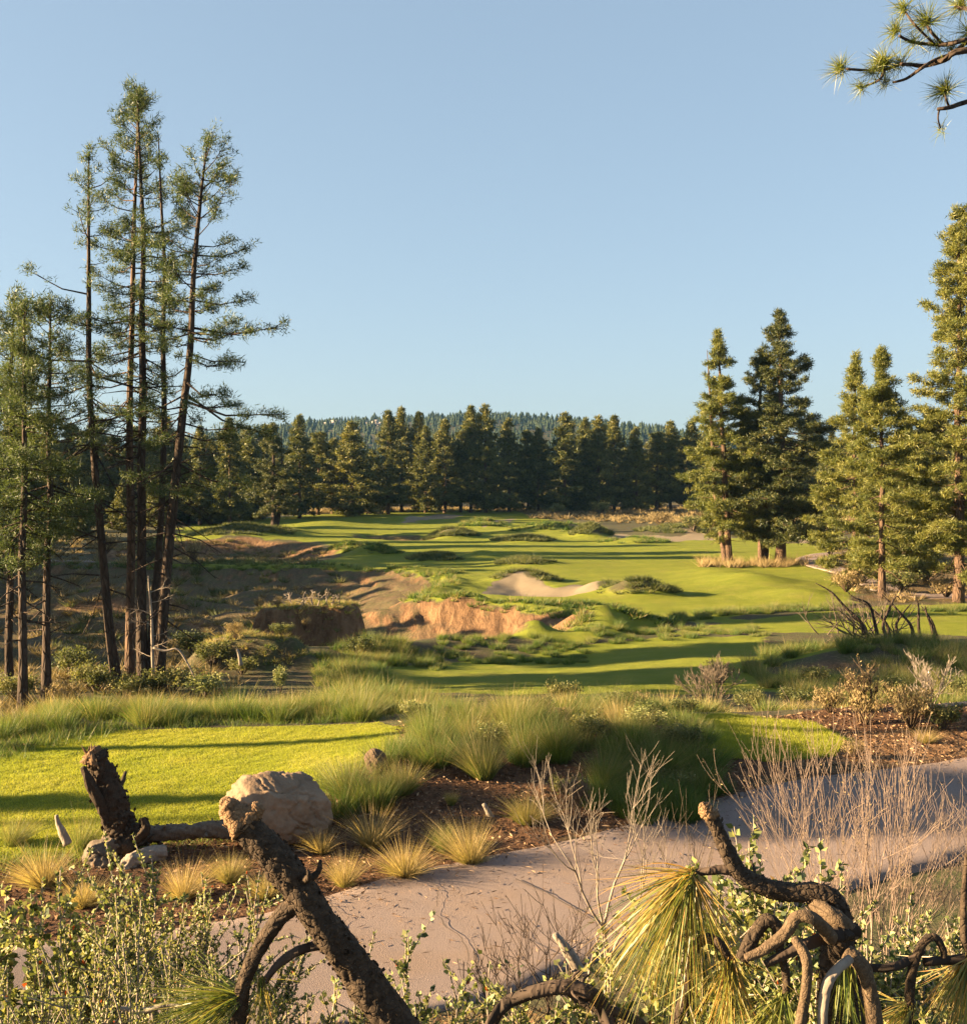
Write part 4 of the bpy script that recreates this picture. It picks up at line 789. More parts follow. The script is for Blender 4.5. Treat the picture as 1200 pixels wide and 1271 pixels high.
for i, (kn, px, py, hp, wd) in enumerate([('sage2', 545, 905, 26, 1.6), ('green', 610, 925, 28, 1.5), ('sage2', 665, 890, 24, 1.7), ('sage2', 735, 920, 34, 1.5), ('green', 800, 905, 30, 1.6), ('sage2', 850, 930, 34, 1.5), ('sage', 770, 885, 26, 1.7), ('sage2', 835, 985, 30, 1.6), ('green', 515, 890, 20, 1.7), ('sage2', 700, 985, 22, 1.4)]):
    put_bush(kn, px, py, hp, 'low dark shrub tucked between the fescue clumps of the hummock', 'low dark shrubs in the hummock fescue', wd)
WB = 'shrubs along the woods and under the grove'
for kn, px, py, hp, wd in [('sage', 268, 632, 18, 1.5), ('sage2', 312, 640, 14, 1.4), ('sage', 300, 634, 20, 1.2), ('dry', 130, 690, 26, 1.4), ('sage', 185, 700, 34, 1.2), ('sage2', 110, 660, 22, 1.5), ('dry2', 230, 640, 26, 1.2), ('sage', 195, 650, 34, 1.0), ('sage2', 690, 640, 14, 1.4), ('sage', 745, 640, 16, 1.3), ('dry', 820, 652, 16, 1.8), ('sage', 860, 660, 18, 1.6), ('sage2', 1070, 725, 24, 1.5), ('dry', 1050, 735, 26, 1.4), ('sage', 1120, 735, 26, 1.5),
      ('sage2', 1150, 725, 30, 1.6), ('dry', 1175, 742, 22, 1.6), ('sage', 1010, 672, 18, 1.4), ('sage2', 1090, 705, 20, 1.5), ('sage', 445, 640, 12, 1.5), ('dry', 470, 636, 12, 1.8), ('sage', 640, 634, 10, 1.5), ('sage', 1030, 690, 22, 1.3), ('dry2', 240, 700, 26, 1.0)]:
    put_bush(kn, px, py, hp, 'rounded sunlit shrub growing along the edge of the woods or under the right grove', WB, wd)

# ------------------------------------------------------------------ bare shrubs and dead wood
def grow(out, p, d, L, r, depth, g, spread=.55, kids=(2, 3), up=.15, shrink=.72):
    n = 3; q = p.copy(); rr = r
    for i in range(n):
        d = d+g.normal(0, .10, 3)+np.array([0, 0, up*.25]); d /= np.linalg.norm(d); q2 = q+d*L/n; r2 = rr*(.86 if depth else .6)
        out.append((q, q2, rr, r2)); 
        if depth and i > 0 and g.random() < .75:
            d2 = d+g.normal(0, spread, 3)+np.array([0, 0, up]); grow(out, q2, d2/np.linalg.norm(d2), L*shrink*(.6+.5*g.random()), r2*.66, depth-1, g, spread, kids, up, shrink)
        q, rr = q2, r2
    if depth:
        for _ in range(int(g.integers(kids[0], kids[1]+1))):
            d2 = d+g.normal(0, spread, 3)+np.array([0, 0, up]); grow(out, q, d2/np.linalg.norm(d2), L*shrink*(.7+.5*g.random()), rr*.75, depth-1, g, spread, kids, up, shrink)
def bare(name, label, mat, base_, top, d, seed, nst, depth, r, spread=.5, fan=.5, tips=None, up=.2, cat='dead shrub', group=None, share=.45, minr=.0011):
    """bare twiggy shrub: base (px at depth d on the ground), reaching up to row top"""
    p = G(base_, d); p[2] -= .05; hh = CAMZ-(top-HOR)/FPX*d-p[2]; g = R(seed); out = []
    o = thing(name, label, cat, p, group)
    for i in range(nst):
        a_ = g.random()*6.28; dd = np.array([np.cos(a_)*fan*g.random(), np.sin(a_)*fan*g.random(), 1.0]); dd /= np.linalg.norm(dd)
        grow(out, np.array([np.cos(a_), np.sin(a_), 0])*.03*min(nst, 6)/3, dd, hh*share*(.7+.45*g.random()), r*(.7+.5*g.random()), depth, g, spread, up=up)
    A = np.array([x[0] for x in out]); B = np.array([x[1] for x in out]); ra = np.array([x[2] for x in out]); rb_ = np.array([x[3] for x in out])
    s = hh/np.percentile(B[:, 2], 99.5); b = MB(); segs(b, A*s, B*s, np.maximum(ra, minr), np.maximum(rb_, minr*.8), 5, .5); b.build('branches', MT[mat], o, True)
    if tips:
        mt, n, L, W = tips; thin = B[rb_ < np.percentile(rb_, 60)]*s; k = g.integers(0, len(thin), n); lb = MB()
        leaves(lb, thin[k]+g.normal(0, .012, (n, 3)), rdir(g, n)+np.array([0, 0, .6]), L*(.6+.8*g.random(n)), W, g, g.random(n)); lb.build('dry_leaves', MT[mt], o)
    return o
bare('dead_shrub', 'bare pale grey shrub with a single leaning stem at the path edge', 'twig_pale', 752, 922, 8.6, 11, 1, 4, .032, .42, .12, None, .25, share=.36)
bare('dead_shrub', 'thin bare grey shrub standing between the pale shrub and the knobby limb', 'twig', 832, 968, 8.9, 14, 3, 3, .014, .4, .25, None, .3)
bare('dead_shrub', 'dark bare twigs rising before the pale path', 'bark_dark', 690, 1070, 5.2, 19, 4, 3, .010, .45, .5, None, .2)
bare('dead_shrub', 'small dark bare twigs beside the long drooping needles', 'bark_dark', 640, 1130, 4.4, 23, 3, 3, .006, .5, .5, ('manz', 30, .03, .02), .2)
bare('dead_shrub', 'big tan leafless bush with many fine upright stems at the right', 'stem_tan', 1082, 885, 7.6, 31, 15, 3, .009, .30, .6, ('drybrush', 500, .018, .008), .28, share=.44, minr=.0012)
bare('dead_shrub', 'second tan leafless bush spreading at the right edge', 'stem_tan', 1215, 985, 7.4, 37, 8, 3, .008, .32, .7, ('drybrush', 400, .018, .008), .25, share=.44, minr=.0012)
bare('dead_shrub', 'pale thin leafless shrub behind the second lawn at the right', 'twig_pale', 1150, 812, 20.5, 41, 6, 3, .018, .4, .4, None, .25, minr=.004)
bare('dead_shrub', 'reddish leafless shrub with a tall pale stem behind the second lawn', 'twig_tan', 1068, 822, 20.0, 43, 6, 3, .016, .35, .3, ('drybrush', 500, .06, .02), .3, minr=.004)
bare('dead_shrub', 'low wiry shrub poking above the crest before the lower lawn', 'twig', 888, 818, 24, 47, 9, 3, .012, .4, .8, None, .2, minr=.005)
bare('dead_shrub', 'fine pale twigs in the shade of the hummock', 'twig', 715, 965, 14.5, 49, 10, 3, .008, .4, .5, None, .3, minr=.003)

def limb(name, label, mat, cat, pts, rad, d, parts=(), rough=.12, seed=1, n=12, group=None, sub=5):
    """dead limb through photograph points; pts carry (px, py[, depth offset])"""
    base_ = C(pts[0][0], pts[0][1], d); o = thing(name, label, cat, base_, group)
    def one(nm, pts, rad, mt, sd):
        b = MB(); P = np.array([C(p[0], p[1], d+(p[2] if len(p) > 2 else 0)) for p in pts])-base_; r_ = np.array(rad)*d/FPX; tube(b, P, r_, n, rough, sd, sub=sub)
        if nm == 'limb' and max(rad) > 8:            # flaking bark and the stubs of lost twigs
            gg = R(sd+99); m = (len(P)-1)*sub+1; V = b.v[-1][:m*n].reshape(m, n, 3); cen_ = V.mean(1); i = gg.integers(1, m-2, 60*len(P)); j = gg.integers(0, n, len(i)); q = V[i, j]; out_ = nrm(q-cen_[i]); ax_ = nrm(cen_[i+1]-cen_[i]); rr_ = np.linalg.norm(q-cen_[i], axis=1)
            leaves(b, q+out_*rr_[:, None]*.01, ax_*gg.choice([-1, 1], len(i))[:, None]+out_*.35+gg.normal(0, .25, q.shape), rr_*gg.uniform(.15, .42, len(i)), rr_*gg.uniform(.12, .3, len(i)), gg)
            for k in range(4):
                o2 = out_[k]; tube(b, [q[k]-o2*rr_[k]*.3, q[k]+o2*rr_[k]*.5, q[k]+(o2+ax_[k]*.5)*rr_[k]*gg.uniform(.7, 1.6)], [rr_[k]*.3, rr_[k]*.2, rr_[k]*.1], 6, .2, k, sub=3)
        return b.build(nm, MT[mt], o, True)
    one('limb', pts, rad, mat, seed)
    for i, (nm, mt, pp, rr) in enumerate(parts):
        if nm == 'broken_end':                       # splintered wood: a core with shards
            b = MB(); gg = R(seed+i); P = np.array([C(p[0], p[1], d) for p in pp])-base_; r_ = np.array(rr)*d/FPX; ax_ = nrm(P[-1]-P[0]); tube(b, P, r_, 20, .35, seed+i, sub=6)
            for q in range(15):
                o2 = gg.normal(0, 1, 3); o2 -= ax_*(o2@ax_); o2 = nrm(o2)*r_[0]*(.35+.65*gg.random()); s0 = P[0]+o2*.9; L_ = r_[0]*(.5+.9*gg.random())
                tube(b, [s0-ax_*L_*.4, s0+ax_*L_*.5, s0+(ax_+gg.normal(0, .22, 3))*L_], [r_[0]*.28, r_[0]*.2, r_[0]*.03], 5, .3, q, sub=3)
            b.build(nm, MT[mt], o, False)
        else: one(nm, pp, rr, mt, seed+7*i+3)
    return o
def spray(o, px, py, d, aim, K, L, g, spread=.4, W=.0026, tint=(.1, .9), name='needle_cluster', mat='longneedle', bendz=-.35, side=.0):
    P = np.tile(C(px, py, d)-np.array(o.location), (K, 1))+g.normal(0, .006, (K, 3)); dr = nrm(nrm(np.array(aim, float)[None])+g.normal(0, spread, (K, 3)))
    l = L*(.6+.45*g.random(K)); bend = np.stack([side*l, 0*l, bendz*l*(.4+.8*g.random(K))], 1)+g.normal(0, .13, (K, 3))*l[:, None]; b = MB()
    blades(b, P, dr, l, W, bend, g, 5, g.uniform(*tint, K), 0); return b.build(name, MT[mat], o)
g = R(77)
# broken limb leaning in at the lower left
o = limb('broken_limb', 'thick dark broken limb leaning up to the left across the boulder', 'bark_old', 'dead branch', [(560, 1372), (512, 1304), (470, 1243), (432, 1190), (400, 1146), (362, 1092), (330, 1052), (302, 1022)], [26, 24.5, 22, 21, 20.5, 19.5, 18.5, 18], 3.0,
         [('side_limb', 'bark_old', [(372, 1118), (345, 1142), (318, 1185), (302, 1225), (293, 1290)], [11, 10, 9, 9, 10]), ('side_limb', 'bark_dark', [(405, 1172), (372, 1180), (345, 1198), (322, 1228)], [6, 6, 5, 4]),
          ('knob', 'cut', [(300, 1024), (316, 1008), (322, 1000)], [16, 11, 8]), ('broken_end', 'cut', [(306, 1026), (292, 1012), (281, 998), (275, 992)], [17, 16, 11, 3])], .15, 5, 44, sub=26)
spray(o, 300, 1236, 3.0, (-.8, -.1, -.15), 260, .30, g, .35, .0030, (.0, .55), bendz=-.2)
spray(o, 325, 1215, 3.0, (.1, -.1, -1), 80, .16, g, .3, .0026, (.1, .8), bendz=-.1)
# knobby limb with drooping needles, lower right
d = 2.4
o = limb('fallen_bough', 'gnarled pine bough with a knobby raised arm and long drooping needles', 'bark_old', 'dead branch', [(1052, 1330), (1044, 1250), (1040, 1200), (1040, 1150), (1034, 1118), (1012, 1108), (985, 1108), (950, 1101), (920, 1086), (903, 1058), (890, 1030), (880, 1010), (872, 1002)], [30, 27, 22, 18, 13, 11.5, 11, 11.5, 10.5, 10, 8.5, 8.5, 6], d,
         [('side_limb', 'bark_dark', [(918, 1083), (898, 1080), (878, 1082), (858, 1084)], [6, 6, 5, 4]), ('side_limb', 'bark_dark', [(1062, 1155, -.05), (1035, 1162, -.08), (1000, 1173, -.1), (950, 1197, -.12)], [9, 8.5, 7, 4.5]),
          ('side_limb', 'twig_tan', [(1060, 1160, -.05), (1040, 1142, -.06), (1022, 1130, -.04), (1008, 1122, 0)], [10, 10, 9.5, 8]),
          ('side_limb', 'twig_tan', [(1032, 1165, -.1), (1012, 1142, -.15), (990, 1138, -.15), (975, 1158, -.15), (950, 1178, -.15), (925, 1190, -.15)], [8, 7.5, 7, 7, 6, 4.5]),
          ('side_limb', 'bark_old', [(920, 1192, -.12), (938, 1158, -.1), (952, 1143, -.1), (964, 1152, -.1), (968, 1180, -.1), (976, 1215, -.1), (973, 1240, -.1)], [8, 8, 8, 7, 5, 5, 4]),
          ('side_limb', 'twig_tan', [(985, 1164, -.16), (1000, 1190, -.18), (1000, 1230, -.18), (990, 1290, -.18)], [5, 6, 6, 7]), ('side_limb', 'twig_tan', [(1050, 1182, -.1), (1070, 1200, -.12), (1080, 1235, -.12), (1090, 1300, -.12)], [10, 9, 9, 9]),
          ('side_limb', 'twig_pale', [(1055, 1190, -.15), (1032, 1212, -.18), (1022, 1240, -.18), (1020, 1300, -.18)], [5, 6, 6, 6]), ('side_limb', 'bark_old', [(905, 1192, -.05), (890, 1170, -.05), (872, 1166, 0), (858, 1190, 0), (853, 1230, 0), (832, 1290, 0)], [5, 6, 6, 6, 7, 8]),
          ('broken_end', 'cut', [(884, 1014), (875, 1004), (870, 998)], [9.5, 9, 4])], .13, 9, 28, sub=14)
spray(o, 858, 1084, d, (-.5, -.1, -.74), 360, .28, g, .40, .0028, (.0, .85), bendz=-.35)
spray(o, 858, 1084, d, (-1, -.05, -.02), 26, .22, g, .25, .0026, (.6, 1), bendz=-.3)
spray(o, 858, 1084, d, (.45, -.15, -.9), 60, .22, g, .25, .0028, (.4, 1), bendz=-.3)
spray(o, 905, 1190, d-.05, (-.02, -.1, -1), 170, .20, g, .38, .0028, (.05, .95), bendz=-.1)
spray(o, 973, 1236, d-.1, (-.3, -.1, -.6), 130, .16, g, .5, .0026, (.0, .5), bendz=-.25)
spray(o, 1050, 1196, d-.1, (.0, -.1, -1), 70, .16, g, .16, .0026, (.0, .45), bendz=0)
spray(o, 900, 1170, d+.25, (-.5, .1, .3), 60, .14, g, .35, .0026, (.0, .4), bendz=-.2)
# second bough, right edge
o = limb('fallen_bough', 'thin arched pine twig with needle bunches at the right bottom corner', 'bark_old', 'dead branch', [(1128, 1300), (1128, 1250), (1132, 1205), (1145, 1172), (1160, 1164), (1170, 1178), (1172, 1192)], [6, 6, 6, 5, 5, 4, 4], 2.5,
         [('side_limb', 'bark_dark', [(1068, 1200), (1100, 1202), (1128, 1193), (1146, 1180)], [5, 5, 5, 4]), ('side_limb', 'bark_dark', [(1146, 1195), (1180, 1192), (1230, 1186)], [5, 6, 7]), ('side_limb', 'bark_old', [(1215, 1190), (1198, 1170), (1196, 1120), (1200, 1060)], [6, 5, 4, 3])], .12, 31, 10)
spray(o, 1205, 1186, 2.5, (-.35, -.1, -.9), 220, .19, g, .3, .0028, (.1, .95), bendz=-.15)
spray(o, 1128, 1248, 2.5, (-.5, -.1, -.35), 90, .13, g, .5, .0026, (.2, .8), bendz=-.3)
limb('dead_branch', 'dark arched branch along the bottom edge in front of the path', 'bark_dark', 'dead branch', [(600, 1290), (622, 1252), (650, 1236), (690, 1226), (722, 1230), (745, 1246), (762, 1290)], [8, 8, 8, 9, 9, 10, 11], 2.5, [('side_limb', 'bark_old', [(700, 1228), (735, 1250), (780, 1262), (830, 1300)], [5, 6, 6, 6])], .14, 41, 10)
limb('dead_branch', 'short bleached broken stick standing among the dark twigs before the path', 'twig_pale', 'dead branch', [(735, 1245), (722, 1212), (705, 1182), (688, 1160)], [9, 8, 7, 4], 4.6, [], .15, 43, 9)
limb('dead_branch', 'thin pale twig lying across the low leaves at the bottom', 'twig_pale', 'dead branch', [(150, 1252), (180, 1255), (205, 1248), (235, 1252)], [3, 4, 3, 2], 3.2, [], .12, 45, 7)

# stump, log and boulder beside the tee
d = 13.3
o = limb('stump', 'rough barked upright stump with a splintered side stem and grey roots beside the tee', 'bark_old', 'stump', [(165, 1052), (152, 1030), (143, 1008), (132, 978), (122, 950), (116, 936)], [28, 20, 17, 15.5, 14, 13], d,
         [('broken_end', 'cut', [(118, 944), (115, 934), (112, 930)], [14, 13, 5]), ('splinter', 'bark_old', [(138, 1025, -.1), (126, 1000, -.15), (112, 972, -.2), (103, 952, -.2)], [8, 7, 6, 3]), ('root', 'twig', [(130, 1082, -.3), (120, 1066, -.2), (140, 1052, -.1), (162, 1046, 0)], [12, 16, 18, 16]),
          ('root', 'twig_pale', [(150, 1098, -.4), (152, 1082, -.4), (170, 1066, -.3), (205, 1058, -.1)], [7, 9, 9, 9]), ('root', 'bark_old', [(165, 1045, -.1), (180, 1030, -.15), (176, 1016, -.15)], [8, 6, 3])], .28, 51, 36, sub=18)
limb('log', 'weathered log lying between the stump and the boulder', 'twig', 'log', [(160, 1040), (190, 1036), (230, 1033), (270, 1030), (310, 1032)], [10, 10, 9.5, 10, 11], 13.4, [], .3, 53, 24, sub=14)
limb('dead_branch', 'short grey snag poking up left of the stump', 'twig_pale', 'dead branch', [(84, 1048), (78, 1034), (72, 1022), (70, 1012)], [6, 5, 3, 2], 13.0, [], .15, 55, 8)
limb('dead_branch', 'short pale broken stick on the mulch above the straw clumps', 'twig_pale', 'dead branch', [(614, 1022), (607, 1010), (600, 998)], [4, 4, 2.5], 14.6, [], .15, 57, 8)
def rock(name, label, px, py, wpx, hpx, dy, mat, seed, cuts=10):
    import bmesh
    p = on_ground(px, py); s = p[1]/FPX; bm = bmesh.new(); bmesh.ops.create_icosphere(bm, subdivisions=6, radius=1)
    V = np.array([v.co for v in bm.verts]); g = R(seed)
    for i in range(cuts):
        n = nrm(g.normal(size=3)); h = .66+.2*g.random(); k = V@n; V = V-np.maximum(k-h, 0)[:, None]*n*.8
    q = V*2.1; V = V*(1+.14*fbm(q[:, 0]+q[:, 2]*.7, q[:, 1]-q[:, 2]*.6, seed, 5)-.16*np.exp(-(fbm(q[:, 0]*.8+3, q[:, 2]*.8+q[:, 1]*.5, seed+5, 4)/.05)**2)*.45+.05*fbm(q[:, 0]*5+q[:, 1]*3, q[:, 2]*5-q[:, 1]*2, seed+9, 3))[:, None]
    V = V*np.array([wpx*.5*s, dy*.5*s, hpx*.62*s])
    for v, c in zip(bm.verts, V): v.co = c
    me = bpy.data.meshes.new(name); bm.to_mesh(me); bm.free(); me.polygons.foreach_set('use_smooth', np.ones(len(me.polygons), bool)); me.materials.append(MT[mat])
    o = bpy.data.objects.new(name, me); COL.objects.link(o); o.location = p+np.array([0, dy*.3*s, hpx*.40*s]); return tagp(o, label, 'rock')
rock('boulder', 'large buff boulder beside the tee, behind the leaning limb', 338, 1050, 142, 84, 120, 'rock', 3)
rock('stone', 'small brown stone at the right end of the tee', 465, 962, 30, 30, 30, 'rock2', 8)
g = R(90)
for i, (px, py, wpx) in enumerate([(607, 733, 7)]): pass

# dead tangle on the right mound
p = G(1090, 42.5); g = R(61); o = thing('fallen_tree', 'tangle of dark bare fallen branches on the grassy mound at the right', 'fallen tree', p)
for i, pts in enumerate([[(1068, 772), (1050, 755), (1035, 738), (1024, 730), (1012, 724)], [(1085, 772), (1078, 750), (1060, 742), (1052, 735)], [(1096, 775), (1105, 752), (1112, 740), (1118, 745)], [(1130, 776), (1118, 762), (1105, 748), (1094, 738)], [(1140, 780), (1140, 755), (1138, 744)], [(1156, 778), (1150, 762), (1148, 752)],
       [(1100, 775), (1086, 760), (1070, 748), (1054, 744)], [(1072, 776), (1060, 768), (1048, 762)], [(1160, 782), (1156, 770), (1143, 752)], [(1112, 776), (1120, 762), (1130, 750)]]):
    b = MB(); pts = [(pts[0][0]+4, pts[0][1]+16)]+pts; tube(b, np.array([C(a_[0], a_[1], 41.8+.15*i) for a_ in pts])-p, np.linspace(.075, .015, len(pts)), 6, .1, i, sub=4); b.build('branch', MT['bark_dark'], o, True)
out = []; 
for i in range(26):
    dd = nrm(np.array([g.normal(0, 1), g.normal(0, .5), .45+.3*g.random()])); grow(out, np.array([g.normal(-.3, .7), g.normal(0, .4), .3+.2*g.random()]), dd, .9, .03, 2, g, .5)
b = MB(); segs(b, [x[0] for x in out], [x[1] for x in out], [x[2] for x in out], [x[3] for x in out], 4); b.build('root_mass', MT['twig'], o, True)
# bleached branches on the far earth mound and the white snag by the tall pines
p = G(388, 51.3); p[2] -= .1; o = thing('dead_branch', 'white bleached branches lying curled on the far earth mound', 'dead branch', p); out = []; g = R(65)
for i in range(9):
    dd = nrm(np.array([g.normal(-.2, .6), g.normal(0, .3), .8])); grow(out, np.array([(i-4)*.30, g.normal(0, .25), .05]), dd, .34, .045, 2, g, .6, up=-.12)
b = MB(); segs(b, [x[0] for x in out], [x[1] for x in out], np.maximum([x[2] for x in out], .014), np.maximum([x[3] for x in out], .012), 5); b.build('branches', MT['twig_pale'], o, True)
p = G(190, 36.0); o = thing('snag', 'thin bleached white snag beside the leaning tall pine', 'dead tree', p); g = R(67)
b = MB(); tube(b, np.array([C(a_, c_, 36) for a_, c_ in [(190, 850), (189, 800), (188, 760), (185, 730), (184, 715)]])-p, [.055, .05, .04, .028, .012], 7, .15, 2, sub=4)
b.build('trunk', MT['twig_pale'], o, True); b = MB(); out = []
for y_ in (735, 748, 762, 775, 790, 803, 815):
    q = C(187, y_, 36)-p; dd = nrm(np.array([g.choice([-1, 1])*1.0, g.normal(0, .5), .15])); grow(out, q, dd, .4, .017, 2, g, .5, up=.1)
segs(b, [x[0] for x in out], [x[1] for x in out], [x[2] for x in out], [x[3] for x in out], 4); b.build('branches', MT['twig_pale'], o, True)
limb('dead_branch', 'bleached branch arching down to the ground right of the white snag', 'twig_pale', 'dead branch', [(190, 804), (205, 808), (220, 806), (232, 822), (242, 842), (248, 852)], [1.4, 1.5, 1.3, 1.2, .9, .6], 35.5, [], .1, 71, 7)
limb('dead_branch', 'short bleached stub standing before the near earth mound', 'twig_pale', 'dead branch', [(299, 826), (297, 814), (294, 806)], [2.6, 2.2, 1.6], 38, [], .1, 73, 7)
limb('dead_branch', 'pale fallen pole lying behind the orange dirt at the right', 'twig_pale', 'dead branch', [(1150, 878), (1175, 876), (1215, 872)], [3, 3.4, 3.4], 20.3, [], .1, 75, 8)
limb('snag', 'pale broken snag post at the far right end of the fairway', 'twig_pale', 'dead tree', [(1028, 668), (1028, 655), (1028, 640)], [1.4, 1.3, 1.6], 118, [], .1, 79, 8)

# pine whose bough enters at the top right
d = 8.0; p = np.array([5.3, d, h1(5.3, d)-.1]); o = thing('pine_tree', 'long-needled pine beyond the right edge, its bough entering at the top right', 'tree', p); g = R(83)
b = MB(); tube(b, [[0, 0, 0], [.05, 0, 3], [0, 0, 6], [.1, 0, 9.5], [.05, 0, 12]], [.28, .24, .2, .14, .04], 12, .12, 5, sub=5); b.build('trunk', MT['bark'], o, True)
b = MB()
for pts, rr in (([(1530, 120), (1330, 62), (1200, 62), (1172, 74), (1148, 81), (1133, 80), (1118, 79)], [20, 10, 4, 3.4, 3, 2.4, 2]), ([(1330, 62), (1250, 40), (1200, 49), (1171, 55), (1150, 54), (1130, 51), (1116, 44)], [8, 5, 3, 2.6, 2.2, 2, 1.6]),
                ([(1200, 52), (1180, 66), (1160, 74), (1141, 86), (1125, 97), (1108, 102)], [2.6, 2.2, 2, 2, 1.8, 1.5]), ([(1118, 79), (1098, 86), (1080, 87), (1062, 86), (1050, 85)], [2, 1.8, 1.6, 1.6, 1.4]), ([(1098, 86), (1092, 98), (1080, 104), (1072, 107)], [1.6, 1.6, 1.5, 1.3]),
                ([(1330, 62), (1260, 110), (1200, 126), (1178, 133), (1163, 135)], [7, 5, 3, 2.6, 2]), ([(1166, 134), (1164, 146), (1167, 158)], [1.4, 1, 1]), ([(1250, 40), (1215, 15), (1185, 8)], [4, 3, 2]), ([(1171, 55), (1156, 40), (1150, 30)], [2, 1.8, 1.6]), ([(1160, 55), (1135, 30), (1123, 14)], [1.6, 1.4, 1.3]), ([(1178, 133), (1174, 122), (1173, 115)], [1.6, 1.4, 1.2])):
    P = np.array([C(*a_, d+.12*math.sin(i*1.7+len(rr))*(i > 0)) for i, a_ in enumerate(pts)])-p; tube(b, P, np.array(rr)*d/FPX, 6, .1, 3, sub=4)
b.build('bough', MT['bark_dark'], o, True)
for (px, py, L, K) in [(1118, 79, .17, 90), (1100, 78, .15, 70), (1044, 85, .16, 150), (1070, 108, .12, 80), (1096, 76, .18, 110), (1100, 102, .13, 60), (1112, 38, .15, 120), (1123, 10, .16, 130), (1151, 27, .22, 200), (1135, 52, .14, 60), (1163, 55, .15, 70), (1193, 8, .2, 130), (1173, 112, .19, 190), (1168, 160, .13, 26), (1182, 60, .15, 60), (1205, 40, .2, 120), (1230, 70, .2, 120), (1085, 88, .15, 70), (1098, 80, .17, 120)]:
    q = C(px, py, d)-p; K = int(K*1.3); b = MB(); P = np.tile(q, (K, 1))+g.normal(0, .015, (K, 3)); dr = rdir(g, K)+np.array([-.35, 0, .25]); blades(b, P, dr, L*(.65+.45*g.random(K)), .0042, np.array([0, 0, -.02])+np.zeros((K, 3)), g, 2, g.uniform(.0, .45, K), .08); b.build('needle_cluster', MT['longneedle'], o)

# joint, needles and grit on the path
b = MB(); J = np.array([Wp(640, 1093, .03), Wp(690, 1117, .03), Wp(745, 1150, .03), Wp(790, 1180, .03)]); t_ = np.linspace(0, 3, 60); J = np.column_stack([np.interp(t_, range(4), J[:, 0]), np.interp(t_, range(4), J[:, 1])]); J += np.column_stack([.01*fbm(t_*3, t_*0, 3, 3), .03*fbm(t_*3, t_*0+9, 4, 3)])
zj = np.maximum(H(J[:, 0], J[:, 1]), 0)+.048; V = np.concatenate([np.column_stack([J-[.004, .014], zj]), np.column_stack([J+[.004, .014], zj])]); k = np.arange(59); b.add(V, np.stack([k, k+1, k+61, k+60], 1)); o = b.build('path_joint', MT['joint']); o['kind'] = 'structure'
for cr in ([(520, 1080), (545, 1105), (540, 1135), (575, 1170), (585, 1210)], [(840, 1022), (868, 1050), (905, 1066), (930, 1100)], [(395, 1115), (430, 1140), (425, 1180), (460, 1215)]):
    Q = np.array([Wp(*c_, .03) for c_ in cr]); t_ = np.linspace(0, len(Q)-1.001, 70); Q = np.column_stack([np.interp(t_, range(len(Q)), Q[:, 0]), np.interp(t_, range(len(Q)), Q[:, 1])]); Q += np.column_stack([.06*fbm(t_*4, t_*0+cr[0][0], 3, 4), .06*fbm(t_*4, t_*0+9, 4, 4)])
    zj = np.maximum(H(Q[:, 0], Q[:, 1]), 0)+.048; hw = .004+.004*np.abs(fbm(t_*6, t_*0, 8, 2))[:, None]; V = np.concatenate([np.column_stack([Q-hw, zj]), np.column_stack([Q+hw*[1, .6], zj])]); k = np.arange(69); b = MB(); b.add(V, np.stack([k, k+1, k+71, k+70], 1)); o = b.build('path_crack', MT['joint']); o['kind'] = 'structure'
g = R(97); fl = np.array(far_line); n_ = 2600; t_ = g.random(n_)*(len(fl)-1.01); k = t_.astype(int); q = fl[k]+(fl[k+1]-fl[k])*(t_-k)[:, None]; tn_ = fl[k+1]-fl[k]; tn_ /= np.linalg.norm(tn_, axis=1, keepdims=True); off = np.where(g.random(n_) < .6, g.random(n_)**3*1.4, 2.9*g.random(n_)); q = q+np.column_stack([tn_[:, 1], -tn_[:, 0]])*off[:, None]
b = MB(); P = np.column_stack([q, np.maximum(H(q[:, 0], q[:, 1]), 0)+.045]); leaves(b, P, g.normal(0, 1, (n_, 3))*[1, 1, .12], g.uniform(.02, .13, n_), g.uniform(.004, .012, n_), g, g.random(n_)); stuff(b, 'path_litter', 'chips', 'fallen needles and bark bits scattered on the pale path', 'litter')

